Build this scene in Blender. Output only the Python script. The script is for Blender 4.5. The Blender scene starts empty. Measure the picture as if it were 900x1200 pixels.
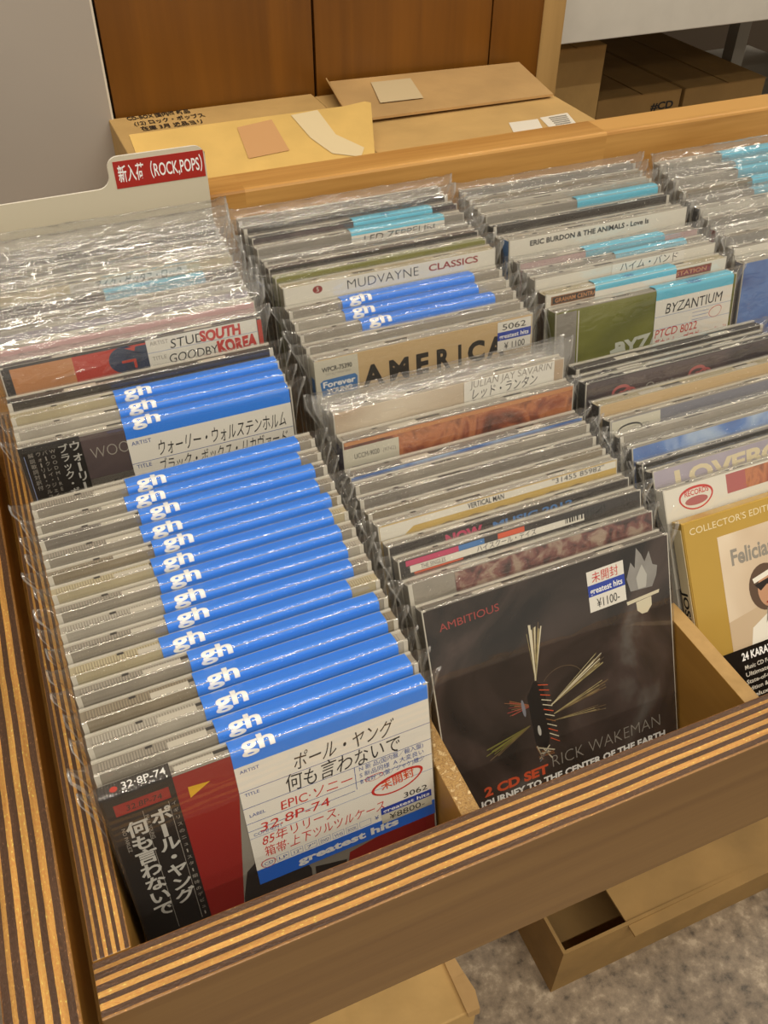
import bpy, math, random
from mathutils import Matrix, Vector
S = 0.001                       # the script works in millimetres
sc = bpy.context.scene
COL = sc.collection
random.seed(7)

# ------------------------------------------------------------------ camera
F_PX = 1047.36
cam_d = bpy.data.cameras.new('camera')
cam = bpy.data.objects.new('camera', cam_d); COL.objects.link(cam)
cam_d.sensor_fit = 'HORIZONTAL'; cam_d.sensor_width = 36.0
cam_d.lens = 36.0 * F_PX / 900.0
cam_d.clip_start = 0.02; cam_d.clip_end = 50
Rwc = [[0.9201785945, -0.3914332607, 0.0071663538], [-0.2575865361, -0.6191144823, -0.7418533778], [0.2948228801, 0.6807916423, -0.6705238319]]
mx = Matrix.Identity(4)
for i in range(3):
    mx[i][0] = Rwc[0][i]; mx[i][1] = -Rwc[1][i]; mx[i][2] = -Rwc[2][i]
mx[0][3], mx[1][3], mx[2][3] = 33.2405 * S, -179.4543 * S, 378.6629 * S
cam.matrix_world = mx
sc.camera = cam

# ------------------------------------------------------------------ world, lamps, exposure
def lin(c):
    if isinstance(c, str):
        c = [int(c[i:i + 2], 16) / 255 for i in (0, 2, 4)]
    return tuple((x / 12.92 if x <= 0.04045 else ((x + 0.055) / 1.055) ** 2.4) for x in c) + (1.0,)
w = bpy.data.worlds.new('world'); sc.world = w; w.use_nodes = True
bg = w.node_tree.nodes['Background']
bg.inputs['Color'].default_value = (1.0, 0.90, 0.76, 1); bg.inputs['Strength'].default_value = 0.30
def strip_lamp(x, y, z, lx, ly, power, col=(1.0, 0.90, 0.74)):
    d = bpy.data.lights.new('ceiling_lamp', 'AREA'); d.shape = 'RECTANGLE'
    d.size = lx; d.size_y = ly; d.energy = power; d.color = col
    o = bpy.data.objects.new('ceiling_lamp', d); COL.objects.link(o); o.location = (x, y, z)
    return o
for lx_, ly_, pw in ((0.2, -2.8, 19), (0.5, -1.7, 20), (0.1, -0.8, 28), (0.6, 0.1, 10), (0.2, 1.1, 6)):
    strip_lamp(lx_, ly_, 1.75, 2.4, 0.035, pw)
strip_lamp(2.1, 0.2, 1.75, 0.035, 2.0, 6)
strip_lamp(-1.3, -0.2, 1.75, 0.035, 2.0, 5)
sc.view_settings.view_transform = 'Standard'; sc.view_settings.look = 'None'
sc.view_settings.gamma = 1.0; sc.view_settings.use_curve_mapping = False
sc.view_settings.exposure = 0.0
sc.cycles.transparent_max_bounces = 40; sc.cycles.max_bounces = 8
sc.cycles.use_denoising = True
sc.cycles.caustics_reflective = False; sc.cycles.caustics_refractive = False

# ------------------------------------------------------------------ materials
MATS = {}
def nodes(name):
    m = bpy.data.materials.new(name); m.use_nodes = True; MATS[name] = m
    nt = m.node_tree; return m, nt, nt.nodes['Principled BSDF'], nt.nodes, nt.links
def P(name, col, rough=0.5, coat=0.0, metal=0.0, spec=0.5, var=0.0, vscale=60.0, emit=None):
    """plain procedural material with an optional gentle noise variation"""
    if name in MATS: return name
    m, nt, b, N, L = nodes(name)
    c = lin(col)
    b.inputs['Base Color'].default_value = c; b.inputs['Roughness'].default_value = rough
    b.inputs['Metallic'].default_value = metal; b.inputs['Coat Weight'].default_value = coat
    b.inputs['Coat Roughness'].default_value = 0.08; b.inputs['Specular IOR Level'].default_value = spec
    if var > 0:
        tc = N.new('ShaderNodeTexCoord'); n = N.new('ShaderNodeTexNoise'); n.inputs['Scale'].default_value = vscale
        n.inputs['Detail'].default_value = 4
        r = N.new('ShaderNodeValToRGB'); r.color_ramp.elements[0].position = 0.3; r.color_ramp.elements[1].position = 0.7
        r.color_ramp.elements[0].color = tuple(x * (1 - var) for x in c[:3]) + (1,)
        r.color_ramp.elements[1].color = tuple(min(1, x * (1 + var)) for x in c[:3]) + (1,)
        L.new(tc.outputs['Object'], n.inputs['Vector']); L.new(n.outputs['Fac'], r.inputs['Fac']); L.new(r.outputs['Color'], b.inputs['Base Color'])
    return name
def ramp(N, stops, interp='LINEAR'):
    r = N.new('ShaderNodeValToRGB'); cr = r.color_ramp; cr.interpolation = interp
    while len(cr.elements) > 1: cr.elements.remove(cr.elements[-1])
    cr.elements[0].position = stops[0][0]; cr.elements[0].color = lin(stops[0][1])
    for p, c in stops[1:]:
        e = cr.elements.new(p); e.color = lin(c)
    return r
def wood(name, light, dark, axis='X', scale=1.0, rough=0.4, contrast=0.5, joint=None, coat=0.0):
    """long grain along an axis"""
    m, nt, b, N, L = nodes(name)
    tc = N.new('ShaderNodeTexCoord'); mp = N.new('ShaderNodeMapping')
    s = {'X': (2.2, 45, 45), 'Y': (45, 2.2, 45), 'Z': (45, 45, 2.2)}[axis]
    mp.inputs['Scale'].default_value = tuple(k * scale for k in s)
    L.new(tc.outputs['Object'], mp.inputs['Vector'])
    n = N.new('ShaderNodeTexNoise'); n.inputs['Scale'].default_value = 1.0; n.inputs['Detail'].default_value = 5; n.inputs['Distortion'].default_value = 0.6
    L.new(mp.outputs['Vector'], n.inputs['Vector'])
    n2 = N.new('ShaderNodeTexNoise'); n2.inputs['Scale'].default_value = 6.0; n2.inputs['Detail'].default_value = 3
    L.new(mp.outputs['Vector'], n2.inputs['Vector'])
    a = N.new('ShaderNodeMath'); a.operation = 'MULTIPLY_ADD'; a.inputs[1].default_value = 0.25; L.new(n2.outputs['Fac'], a.inputs[0]); L.new(n.outputs['Fac'], a.inputs[2])
    src = a.outputs[0]
    if joint:
        sx = N.new('ShaderNodeSeparateXYZ'); L.new(tc.outputs['Object'], sx.inputs[0])
        d = N.new('ShaderNodeMath'); d.operation = 'MULTIPLY_ADD'; d.inputs[1].default_value = 1 / joint[0]; d.inputs[2].default_value = joint[1]; L.new(sx.outputs[0], d.inputs[0])
        fl = N.new('ShaderNodeMath'); fl.operation = 'FLOOR'; L.new(d.outputs[0], fl.inputs[0])
        wn = N.new('ShaderNodeTexWhiteNoise'); wn.noise_dimensions = '1D'; L.new(fl.outputs[0], wn.inputs['W'])
        ad = N.new('ShaderNodeMath'); ad.operation = 'MULTIPLY_ADD'; ad.inputs[1].default_value = 0.07; L.new(wn.outputs['Value'], ad.inputs[0]); L.new(src, ad.inputs[2])
        src = ad.outputs[0]
        off = N.new('ShaderNodeVectorMath'); off.operation = 'MULTIPLY_ADD'; off.inputs[1].default_value = (3, 3, 3)
        L.new(wn.outputs['Color'], off.inputs[0]); L.new(tc.outputs['Object'], off.inputs[2]); L.new(off.outputs[0], mp.inputs['Vector'])
    r = ramp(N, [(0.62 - contrast * 0.4, dark), (0.62 + contrast * 0.35, light)])
    L.new(src, r.inputs['Fac']); L.new(r.outputs['Color'], b.inputs['Base Color'])
    b.inputs['Roughness'].default_value = rough; b.inputs['Coat Weight'].default_value = coat; b.inputs['Coat Roughness'].default_value = 0.25
    bp = N.new('ShaderNodeBump'); bp.inputs['Strength'].default_value = 0.15; bp.inputs['Distance'].default_value = 0.001
    L.new(src, bp.inputs['Height']); L.new(bp.outputs['Normal'], b.inputs['Normal'])
    return name
def ply(name, axis, lo, hi, flip=False, seed=0.0):
    """the striped glued edge of plywood: bands across one axis"""
    m, nt, b, N, L = nodes(name)
    tc = N.new('ShaderNodeTexCoord'); sx = N.new('ShaderNodeSeparateXYZ'); L.new(tc.outputs['Object'], sx.inputs[0])
    wv = N.new('ShaderNodeTexNoise'); wv.inputs['Scale'].default_value = 22; wv.inputs['Detail'].default_value = 5; L.new(tc.outputs['Object'], wv.inputs['Vector'])
    mr = N.new('ShaderNodeMapRange'); mr.inputs['From Min'].default_value = lo * S; mr.inputs['From Max'].default_value = hi * S
    if flip: mr.inputs['To Min'].default_value = 1; mr.inputs['To Max'].default_value = 0
    L.new(sx.outputs['XYZ'.index(axis)], mr.inputs['Value'])
    a = N.new('ShaderNodeMath'); a.operation = 'MULTIPLY_ADD'; a.inputs[1].default_value = 0.05; L.new(wv.outputs['Fac'], a.inputs[0]); L.new(mr.outputs['Result'], a.inputs[2])
    sb = N.new('ShaderNodeMath'); sb.operation = 'SUBTRACT'; sb.inputs[1].default_value = 0.025; L.new(a.outputs[0], sb.inputs[0])
    Lc, Dc = 'DDB964', '664A36'
    r = ramp(N, [(0, '9A6A38'), (0.02, Dc), (0.13, 'CCA456'), (0.20, Dc), (0.32, Lc), (0.41, Dc), (0.53, 'E2C06C'), (0.63, Dc), (0.73, Lc), (0.84, Dc), (0.95, 'B98A50')], 'CONSTANT')
    L.new(sb.outputs[0], r.inputs['Fac'])
    # fine end-grain flecks
    mp = N.new('ShaderNodeMapping'); L.new(tc.outputs['Object'], mp.inputs['Vector'])
    mp.inputs['Scale'].default_value = (500, 1100, 500) if axis == 'Y' else (1100, 500, 500)
    n = N.new('ShaderNodeTexNoise'); n.inputs['Scale'].default_value = 1.0; n.inputs['Detail'].default_value = 3; L.new(mp.outputs['Vector'], n.inputs['Vector'])
    fr = ramp(N, [(0.33, '665C58'), (0.5, '8a827c'), (0.62, '908984'), (0.70, 'FFF8EC')])
    L.new(n.outputs['Fac'], fr.inputs['Fac'])
    mxn = N.new('ShaderNodeMixRGB'); mxn.blend_type = 'OVERLAY'; mxn.inputs['Fac'].default_value = 0.55
    L.new(r.outputs['Color'], mxn.inputs['Color1']); L.new(fr.outputs['Color'], mxn.inputs['Color2'])
    # streaks along the band
    mp2 = N.new('ShaderNodeMapping'); L.new(tc.outputs['Object'], mp2.inputs['Vector'])
    mp2.inputs['Scale'].default_value = (14, 300, 14) if axis == 'Y' else (300, 14, 14)
    n3 = N.new('ShaderNodeTexNoise'); n3.inputs['Scale'].default_value = 1.0; n3.inputs['Detail'].default_value = 4; L.new(mp2.outputs['Vector'], n3.inputs['Vector'])
    r3 = ramp(N, [(0.3, '9C8C78'), (0.65, 'FFFFFF')]); L.new(n3.outputs['Fac'], r3.inputs['Fac'])
    mm = N.new('ShaderNodeMixRGB'); mm.blend_type = 'MULTIPLY'; mm.inputs['Fac'].default_value = 0.6
    L.new(mxn.outputs['Color'], mm.inputs['Color1']); L.new(r3.outputs['Color'], mm.inputs['Color2'])
    L.new(mm.outputs['Color'], b.inputs['Base Color'])
    b.inputs['Roughness'].default_value = 0.38
    bp = N.new('ShaderNodeBump'); bp.inputs['Strength'].default_value = 0.5; bp.inputs['Distance'].default_value = 0.0006
    L.new(n.outputs['Fac'], bp.inputs['Height']); L.new(bp.outputs['Normal'], b.inputs['Normal'])
    return name
def cardboard(name, col, rough=0.75):
    m, nt, b, N, L = nodes(name); c = lin(col)
    tc = N.new('ShaderNodeTexCoord'); n = N.new('ShaderNodeTexNoise'); n.inputs['Scale'].default_value = 14; n.inputs['Detail'].default_value = 6
    L.new(tc.outputs['Object'], n.inputs['Vector'])
    r = N.new('ShaderNodeValToRGB'); r.color_ramp.elements[0].position = 0.3; r.color_ramp.elements[1].position = 0.72
    r.color_ramp.elements[0].color = tuple(x * 0.80 for x in c[:3]) + (1,); r.color_ramp.elements[1].color = tuple(min(1, x * 1.12) for x in c[:3]) + (1,)
    L.new(n.outputs['Fac'], r.inputs['Fac']); L.new(r.outputs['Color'], b.inputs['Base Color']); b.inputs['Roughness'].default_value = rough
    wv = N.new('ShaderNodeTexNoise'); wv.inputs['Scale'].default_value = 40; wv.inputs['Detail'].default_value = 3; L.new(tc.outputs['Object'], wv.inputs['Vector'])
    bp = N.new('ShaderNodeBump'); bp.inputs['Strength'].default_value = 0.35; bp.inputs['Distance'].default_value = 0.004
    L.new(wv.outputs['Fac'], bp.inputs['Height']); L.new(bp.outputs['Normal'], b.inputs['Normal'])
    return name
def film(name, milk, bump, scale, rough=0.05, base=0.06):
    """thin clear plastic film"""
    m, nt, b, N, L = nodes(name); N.remove(b)
    out = N['Material Output']
    tc = N.new('ShaderNodeTexCoord'); oi = N.new('ShaderNodeObjectInfo')
    ad = N.new('ShaderNodeVectorMath'); ad.operation = 'MULTIPLY_ADD'; ad.inputs[1].default_value = (7, 7, 7)
    L.new(oi.outputs['Location'], ad.inputs[0]); L.new(tc.outputs['Object'], ad.inputs[2])
    mp = N.new('ShaderNodeMapping'); mp.inputs['Scale'].default_value = (0.55, 1.3, 1.3); L.new(ad.outputs[0], mp.inputs['Vector'])
    n = N.new('ShaderNodeTexNoise'); n.inputs['Scale'].default_value = scale; n.inputs['Detail'].default_value = 3; n.inputs['Distortion'].default_value = 0.8
    try: n.noise_type = 'RIDGED_MULTIFRACTAL'
    except Exception: pass
    L.new(mp.outputs['Vector'], n.inputs['Vector'])
    bp = N.new('ShaderNodeBump'); bp.inputs['Strength'].default_value = bump; bp.inputs['Distance'].default_value = 0.002
    L.new(n.outputs['Fac'], bp.inputs['Height'])
    lw = N.new('ShaderNodeLayerWeight'); L.new(bp.outputs['Normal'], lw.inputs['Normal'])
    pw = N.new('ShaderNodeMath'); pw.operation = 'POWER'; pw.inputs[1].default_value = 4.5; L.new(lw.outputs['Facing'], pw.inputs[0])
    fr = N.new('ShaderNodeMath'); fr.operation = 'MULTIPLY_ADD'; fr.inputs[1].default_value = 0.55; fr.inputs[2].default_value = base; L.new(pw.outputs[0], fr.inputs[0])
    tr = N.new('ShaderNodeBsdfTransparent'); tr.inputs['Color'].default_value = (0.985, 0.985, 0.98, 1)
    gl = N.new('ShaderNodeBsdfGlossy'); gl.inputs['Roughness'].default_value = rough; L.new(bp.outputs['Normal'], gl.inputs['Normal'])
    df = N.new('ShaderNodeBsdfDiffuse'); df.inputs['Color'].default_value = (0.85, 0.84, 0.82, 1)
    m1 = N.new('ShaderNodeMixShader'); m1.inputs[0].default_value = milk; L.new(tr.outputs[0], m1.inputs[1]); L.new(df.outputs[0], m1.inputs[2])
    m2 = N.new('ShaderNodeMixShader'); L.new(fr.outputs[0], m2.inputs[0]); L.new(m1.outputs[0], m2.inputs[1]); L.new(gl.outputs[0], m2.inputs[2])
    L.new(m2.outputs[0], out.inputs['Surface'])
    return name
def mottled(name, stops, scale=18.0, detail=5.0, dist=1.0, rough=0.25):
    """printed picture area: soft mottled inks"""
    m, nt, b, N, L = nodes(name)
    tc = N.new('ShaderNodeTexCoord'); n = N.new('ShaderNodeTexNoise'); n.inputs['Scale'].default_value = scale; n.inputs['Detail'].default_value = detail; n.inputs['Distortion'].default_value = dist
    L.new(tc.outputs['Object'], n.inputs['Vector']); r = ramp(N, stops); L.new(n.outputs['Fac'], r.inputs['Fac']); L.new(r.outputs['Color'], b.inputs['Base Color'])
    b.inputs['Roughness'].default_value = rough
    return name
def ribbed(name, col):
    """clear moulded plastic with fine grip ribs"""
    m, nt, b, N, L = nodes(name)
    tc = N.new('ShaderNodeTexCoord'); wv = N.new('ShaderNodeTexWave'); wv.inputs['Scale'].default_value = 260; wv.bands_direction = 'X'
    L.new(tc.outputs['Object'], wv.inputs['Vector'])
    c = lin(col); r = N.new('ShaderNodeValToRGB'); r.color_ramp.elements[0].color = tuple(x * 0.7 for x in c[:3]) + (1,); r.color_ramp.elements[1].color = tuple(min(1, x * 1.2) for x in c[:3]) + (1,)
    L.new(wv.outputs['Fac'], r.inputs['Fac']); L.new(r.outputs['Color'], b.inputs['Base Color']); b.inputs['Roughness'].default_value = 0.3
    bp = N.new('ShaderNodeBump'); bp.inputs['Strength'].default_value = 0.5; bp.inputs['Distance'].default_value = 0.0004
    L.new(wv.outputs['Fac'], bp.inputs['Height']); L.new(bp.outputs['Normal'], b.inputs['Normal'])
    return name

ply('ply_front', 'Y', -23.5, 0, flip=True)
ply('ply_side', 'X', -15.7, 0)
ply('ply_outer', 'X', -54, -24.5)
wood('veneer_front', '88693F', '705231', 'X', 1.2, 0.5, 0.7)
wood('veneer_inside', 'B8893F', '9A6E2E', 'Y', 0.8, 0.45, 0.6)
wood('pine', 'D6A45E', '9C6828', 'X', 0.75, 0.38, 0.45, joint=(0.29, 0.375), coat=0.2)
wood('panel_wood', '7E4E10', '5E380A', 'Z', 0.8, 0.4, 0.8, coat=0.1)
wood('panel_edge', 'B3905A', '9A7A48', 'Z', 1.0, 0.5, 0.5)
mottled('chipboard', [(0.3, '7A5A30'), (0.45, 'B08C54'), (0.55, '8E6A3A'), (0.7, 'D8BE8C')], 420, 6, 0.5, 0.6)
cardboard('cardboard', 'C8A468'); cardboard('cardboard_lit_yellow', 'D9B468'); cardboard('cardboard_dark', '9A7A48'); cardboard('cardboard_pale', 'BE9A66')
film('film', 0.015, 0.05, 60, 0.03, 0.08); film('film_crinkled', 0.07, 0.9, 110, 0.06, 0.11); film('film_soft', 0.04, 0.7, 110, 0.05, 0.11); film('film_seam', 0.22, 0.3, 200, 0.12, 0.22)
P('black', '14120F', 0.3); P('ink', '1B1A1C', 0.5); P('white_paper', 'E8E4DA', 0.5); P('red_ink', 'C8281E', 0.5); P('blue_ink', '2A4C9A', 0.5)
P('gh_blue', '2F84F4', 0.35); P('band_blue', '2A70E4', 0.35); P('gh_white', 'F6F6F4', 0.4); P('tag_blue', '1F3FA8', 0.4); P('cyan_paper', '62BEDC', 0.4)
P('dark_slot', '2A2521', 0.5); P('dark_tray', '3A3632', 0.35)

# ------------------------------------------------------------------ mesh helpers
class M:
    def __init__(s): s.v = []; s.f = []; s.mi = []; s.mats = []; s.sm = []
    def m(s, name):
        if name not in s.mats: s.mats.append(name)
        return s.mats.index(name)
    def add(s, vs, fs, mat, smooth=False):
        o = len(s.v); s.v += [tuple(p) for p in vs]; k = s.m(mat) if isinstance(mat, str) else None
        for i, f in enumerate(fs):
            s.f.append(tuple(o + q for q in f)); s.mi.append(k if k is not None else s.m(mat[i])); s.sm.append(smooth)
    def box(s, a, b, mat, top=None, front=None, left=None):
        (x0, y0, z0), (x1, y1, z1) = a, b
        vs = [(x0, y0, z0), (x1, y0, z0), (x1, y1, z0), (x0, y1, z0), (x0, y0, z1), (x1, y0, z1), (x1, y1, z1), (x0, y1, z1)]
        s.add(vs, [(0, 3, 2, 1), (4, 5, 6, 7), (0, 1, 5, 4), (1, 2, 6, 5), (2, 3, 7, 6), (3, 0, 4, 7)], [mat, top or mat, front or mat, mat, mat, left or mat])
    def hexa(s, vs, mat, top=None):
        s.add(vs, [(0, 3, 2, 1), (4, 5, 6, 7), (0, 1, 5, 4), (1, 2, 6, 5), (2, 3, 7, 6), (3, 0, 4, 7)], [mat, top or mat, mat, mat, mat, mat])
    def panel(s, pts, thick, mat, edge=None):
        """a sheet of real thickness from a flat 3-D polygon"""
        p = [Vector(q) for q in pts]; n = Vector((0, 0, 0))
        for i in range(len(p)): n += p[i].cross(p[(i + 1) % len(p)])
        n.normalize(); k = len(p); q = [a - n * thick for a in p]
        fs = [tuple(range(k)), tuple(range(2 * k - 1, k - 1, -1))] + [(i, k + i, k + (i + 1) % k, (i + 1) % k) for i in range(k)]
        s.add([tuple(a) for a in p + q], fs, [mat, mat] + [edge or mat] * k)
    def rect(s, x0, z0, x1, z1, mat, y): s.add([(x0, y, z0), (x1, y, z0), (x1, y, z1), (x0, y, z1)], [(0, 1, 2, 3)], mat)
    def poly(s, pts, mat, y): s.add([(x, y, z) for x, z in pts], [tuple(range(len(pts)))], mat)
    def ellipse(s, cx, cz, rx, rz, mat, y, ang=0, n=28):
        pts = []
        for i in range(n):
            t = 2 * math.pi * i / n; a, b = rx * math.cos(t), rz * math.sin(t)
            pts.append((cx + a * math.cos(ang) - b * math.sin(ang), cz + a * math.sin(ang) + b * math.cos(ang)))
        s.poly(pts, mat, y)
    def ring(s, cx, cz, rx, rz, wd, mat, y, ang=0, n=36):
        vs = []
        for i in range(n):
            t = 2 * math.pi * i / n; k = 1 + 0.04 * math.sin(3 * t)
            for d in (0, wd * (1 + 0.3 * math.sin(t))):
                a, b = (rx - d) * k * math.cos(t), (rz - d) * k * math.sin(t)
                vs.append((cx + a * math.cos(ang) - b * math.sin(ang), y, cz + a * math.sin(ang) + b * math.cos(ang)))
        s.add(vs, [(2 * i, 2 * i + 1, (2 * i + 3) % (2 * n), (2 * i + 2) % (2 * n)) for i in range(n)], mat)
    def line(s, x0, z0, x1, z1, wd, mat, y):
        d = Vector((x1 - x0, z1 - z0)); d.normalize(); nx, nz = -d.y * wd / 2, d.x * wd / 2
        s.poly([(x0 - nx, z0 - nz), (x1 - nx, z1 - nz), (x1 + nx, z1 + nz), (x0 + nx, z0 + nz)], mat, y)
    def text(s, txt, x, z, h, mat, y, width=None, ang=0.0, bold=0.0, shear=0.0, jit=0.0, fn=None, align='L', cuts=None):
        """lettering: h = cap height, x,z = baseline start; fn maps (x,z) to 3-D instead of the plane"""
        vs, fs, W = glyphs(txt, bold)
        if not vs: return
        k = h / 0.72; kx = k if width is None else width / max(W, 1e-6)
        if align == 'C': x -= W * kx / 2
        rnd = random.Random(len(txt) * 31 + int(x * 10)); ph = rnd.random() * 6
        out = []
        for (a, b) in vs:
            X = a * kx + shear * b * k; Z = b * k
            if jit: Z += jit * h * math.sin(a * 2.3 + ph); X += jit * h * math.sin(b * 5 + a * 1.1 + ph)
            X, Z = X * math.cos(ang) - Z * math.sin(ang) + x, X * math.sin(ang) + Z * math.cos(ang) + z
            out.append((X, Z))
        if cuts:
            # slice the letters into bands so that they bend with the paper
            no, nf = [], []
            for f in fs:
                for lo_, hi_ in zip([-99] + cuts, cuts + [99]):
                    P_ = [out[q] for q in f]
                    for lim, sg in ((lo_, 1), (hi_, -1)):
                        Q_ = []
                        for a, b in zip(P_, P_[1:] + P_[:1]):
                            da, db = (a[1] - lim) * sg, (b[1] - lim) * sg
                            if da >= 0: Q_.append(a)
                            if (da > 0 > db) or (da < 0 < db): t = da / (da - db); Q_.append((a[0] + t * (b[0] - a[0]), lim))
                        P_ = Q_
                        if len(P_) < 3: break
                    if len(P_) >= 3: nf.append(tuple(range(len(no), len(no) + len(P_)))); no += P_
            out, fs = no, nf
        s.add([fn(X, Z) if fn else (X, y, Z) for X, Z in out], fs, mat)
    def vtext(s, txt, x, z, h, mat, y, step=1.15, bold=0.0, fn=None):
        for i, c in enumerate(txt):
            if c == 'ー':
                s.rect(x + h * 0.38, z - i * h * step - h * 1.0, x + h * 0.62, z - i * h * step - h * 0.05, mat, y)
            else: s.text(c, x, z - i * h * step - h * 0.9, h * 0.8, mat, y, bold=bold, fn=fn)
    def build(s, name, parent=None, bevel=0.0):
        me = bpy.data.meshes.new(name)
        me.from_pydata([(x * S, y * S, z * S) for x, y, z in s.v], [], s.f)
        for n in s.mats: me.materials.append(MATS[n])
        me.polygons.foreach_set('material_index', s.mi); me.polygons.foreach_set('use_smooth', s.sm); me.update()
        o = bpy.data.objects.new(name, me); COL.objects.link(o)
        if parent: o.parent = parent
        if bevel:
            b = o.modifiers.new('bevel', 'BEVEL'); b.width = bevel * S; b.segments = 2; b.limit_method = 'ANGLE'
        return o
GL = {}
def glyphs(txt, bold=0.0):
    key = (txt, bold)
    if key in GL: return GL[key]
    cu = bpy.data.curves.new('t', 'FONT'); cu.body = txt; cu.size = 1.0; cu.offset = bold; cu.resolution_u = 3 if len(txt) < 24 else 2; cu.fill_mode = 'FRONT'
    ob = bpy.data.objects.new('t', cu); COL.objects.link(ob)
    dg = bpy.context.evaluated_depsgraph_get(); dg.update()
    me = ob.evaluated_get(dg).to_mesh()
    vs = [(v.co.x, v.co.y) for v in me.vertices]; fs = [tuple(p.vertices) for p in me.polygons]
    W = max([a for a, b in vs], default=0)
    ob.evaluated_get(dg).to_mesh_clear()
    bpy.data.objects.remove(ob); bpy.data.curves.remove(cu)
    # faces must look towards -y once laid on the cover
    GL[key] = (vs, fs, W); return GL[key]
def tag(o, label=None, cat=None, group=None, kind=None):
    if label: o['label'] = label
    if cat: o['category'] = cat
    if group: o['group'] = group
    if kind: o['kind'] = kind
    return o
def empty(name, loc=(0, 0, 0)):
    o = bpy.data.objects.new(name, None); COL.objects.link(o); o.location = [c * S for c in loc]; o.empty_display_size = 0.02
    return o

# ------------------------------------------------------------------ the setting
FLOOR = -780
m, nt, b, N, L = nodes('terrazzo')
tc = N.new('ShaderNodeTexCoord')
n1 = N.new('ShaderNodeTexNoise'); n1.inputs['Scale'].default_value = 7; n1.inputs['Detail'].default_value = 4; L.new(tc.outputs['Object'], n1.inputs['Vector'])
n2 = N.new('ShaderNodeTexNoise'); n2.inputs['Scale'].default_value = 62; n2.inputs['Detail'].default_value = 5; n2.inputs['Roughness'].default_value = 0.65; L.new(tc.outputs['Object'], n2.inputs['Vector'])
r1 = ramp(N, [(0.3, '8A8074'), (0.7, 'ABA194')]); L.new(n1.outputs['Fac'], r1.inputs['Fac'])
r2 = ramp(N, [(0.32, '3E362E'), (0.42, '8F8578'), (0.56, 'B4AA9C'), (0.68, 'E6DFD2')]); L.new(n2.outputs['Fac'], r2.inputs['Fac'])
mm = N.new('ShaderNodeMixRGB'); mm.blend_type = 'OVERLAY'; mm.inputs['Fac'].default_value = 0.75; L.new(r1.outputs['Color'], mm.inputs['Color1']); L.new(r2.outputs['Color'], mm.inputs['Color2'])
L.new(mm.outputs['Color'], b.inputs['Base Color']); b.inputs['Roughness'].default_value = 0.35
f = M(); f.box((-2500, -2500, FLOOR - 60), (3500, 2600, FLOOR), 'terrazzo'); tag(f.build('floor'), kind='structure')
P('grey_paint', 'A9A198', 0.55, var=0.04, vscale=5); P('grey_edge', 'D8D0C0', 0.5); P('white_board', 'C9C5BC', 0.5, var=0.05, vscale=30); P('shop_dark', '55483A', 0.7)
# grey painted partition on the left, with a thin pale edging
g = M(); g.box((-1500, 604, FLOOR), (126.6, 640, 1200), 'grey_paint'); g.box((126.6, 604, FLOOR), (128.2, 640, 1200), 'grey_edge'); tag(g.build('wall_left'), kind='structure')
# brown wooden panelling
g = M()
g.box((131, 610, FLOOR), (304.5, 640, 1200), 'panel_wood'); g.box((307, 610, FLOOR), (476, 640, 1200), 'panel_wood'); g.box((477.6, 610, FLOOR), (530, 640, 1200), 'panel_wood')
g.box((128.2, 618, FLOOR), (530, 640, 1200), 'black'); g.box((530, 609, FLOOR), (553.5, 640, 1200), 'panel_edge')
tag(g.build('wall_back'), kind='structure')
g = M(); g.box((553.5, 1500, FLOOR), (2400, 1540, 1200), 'shop_dark'); tag(g.build('wall_right'), kind='structure')

# ------------------------------------------------------------------ the browser bin
bn = empty('record_bin', (0, 0, 0))
tag(bn, 'large wooden compact disc browser bin with plywood rails and dividers', 'display bin')
XR = 900
r = M(); r.box((-16, -23.5, -98), (XR, 0, 0), 'veneer_front', top='ply_front'); r.build('front_rail', bn, 0.6)
r = M(); r.box((-15.7, 0.2, -110), (0, 433, 0), 'veneer_inside', top='ply_side'); r.build('side_board', bn, 0.5)
r = M(); r.box((-54, -260, -150), (-24.5, 433, -11.8), 'veneer_inside', top='ply_outer'); r.build('outer_frame', bn, 0.6)
r = M(); r.box((-24.5, -23, -120), (-15.9, 433, -55), 'veneer_inside'); r.build('spacer_strip', bn)
r = M(); r.box((-900, 404.5, -60), (XR + 300, 434.5, 134.4), 'pine'); r.build('back_rail', bn, 2.2)
DIV = [(152.5, 162), (316.5, 326), (482.5, 492), (646, 655.5)]
for a, c in DIV:
    d = M()
    prof = [(-2.5, -112), (404, -112), (404, -100), (112, -92), (74, -5), (60, -4), (-2.5, -4)]
    k = len(prof)
    d.add([(a, y, z) for y, z in prof] + [(c, y, z) for y, z in prof], [tuple(range(k)), tuple(range(2 * k - 1, k - 1, -1))] + [(i, k + i, k + (i + 1) % k, (i + 1) % k) for i in range(k)],
          ['veneer_inside', 'veneer_inside'] + ['veneer_inside', 'veneer_inside', *([('chipboard' if a < 200 else 'panel_edge')] * 5)])
    d.build('divider', bn, 0.4)

# ------------------------------------------------------------------ compact discs
W, H = 147.0, 130.0
TONES = {'clear': '958D80', 'grey': '7D766D', 'pale': 'ABA497', 'dark': '3A342F', 'green': '98986A', 'brown': '5A4436', 'cream': 'B3A788', 'warm': '8C806C'}
for k, c in TONES.items():
    P('shell_' + k, c, 0.22, coat=0.3, var=0.12, vscale=40); ribbed('rib_' + k, c)
P('shell_edge', 'CFC9BC', 0.18, coat=0.4); P('shell_tab', 'C8C1B2', 0.2, coat=0.4); P('shell_tab_dim', '9A9284', 0.2, coat=0.4)

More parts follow.
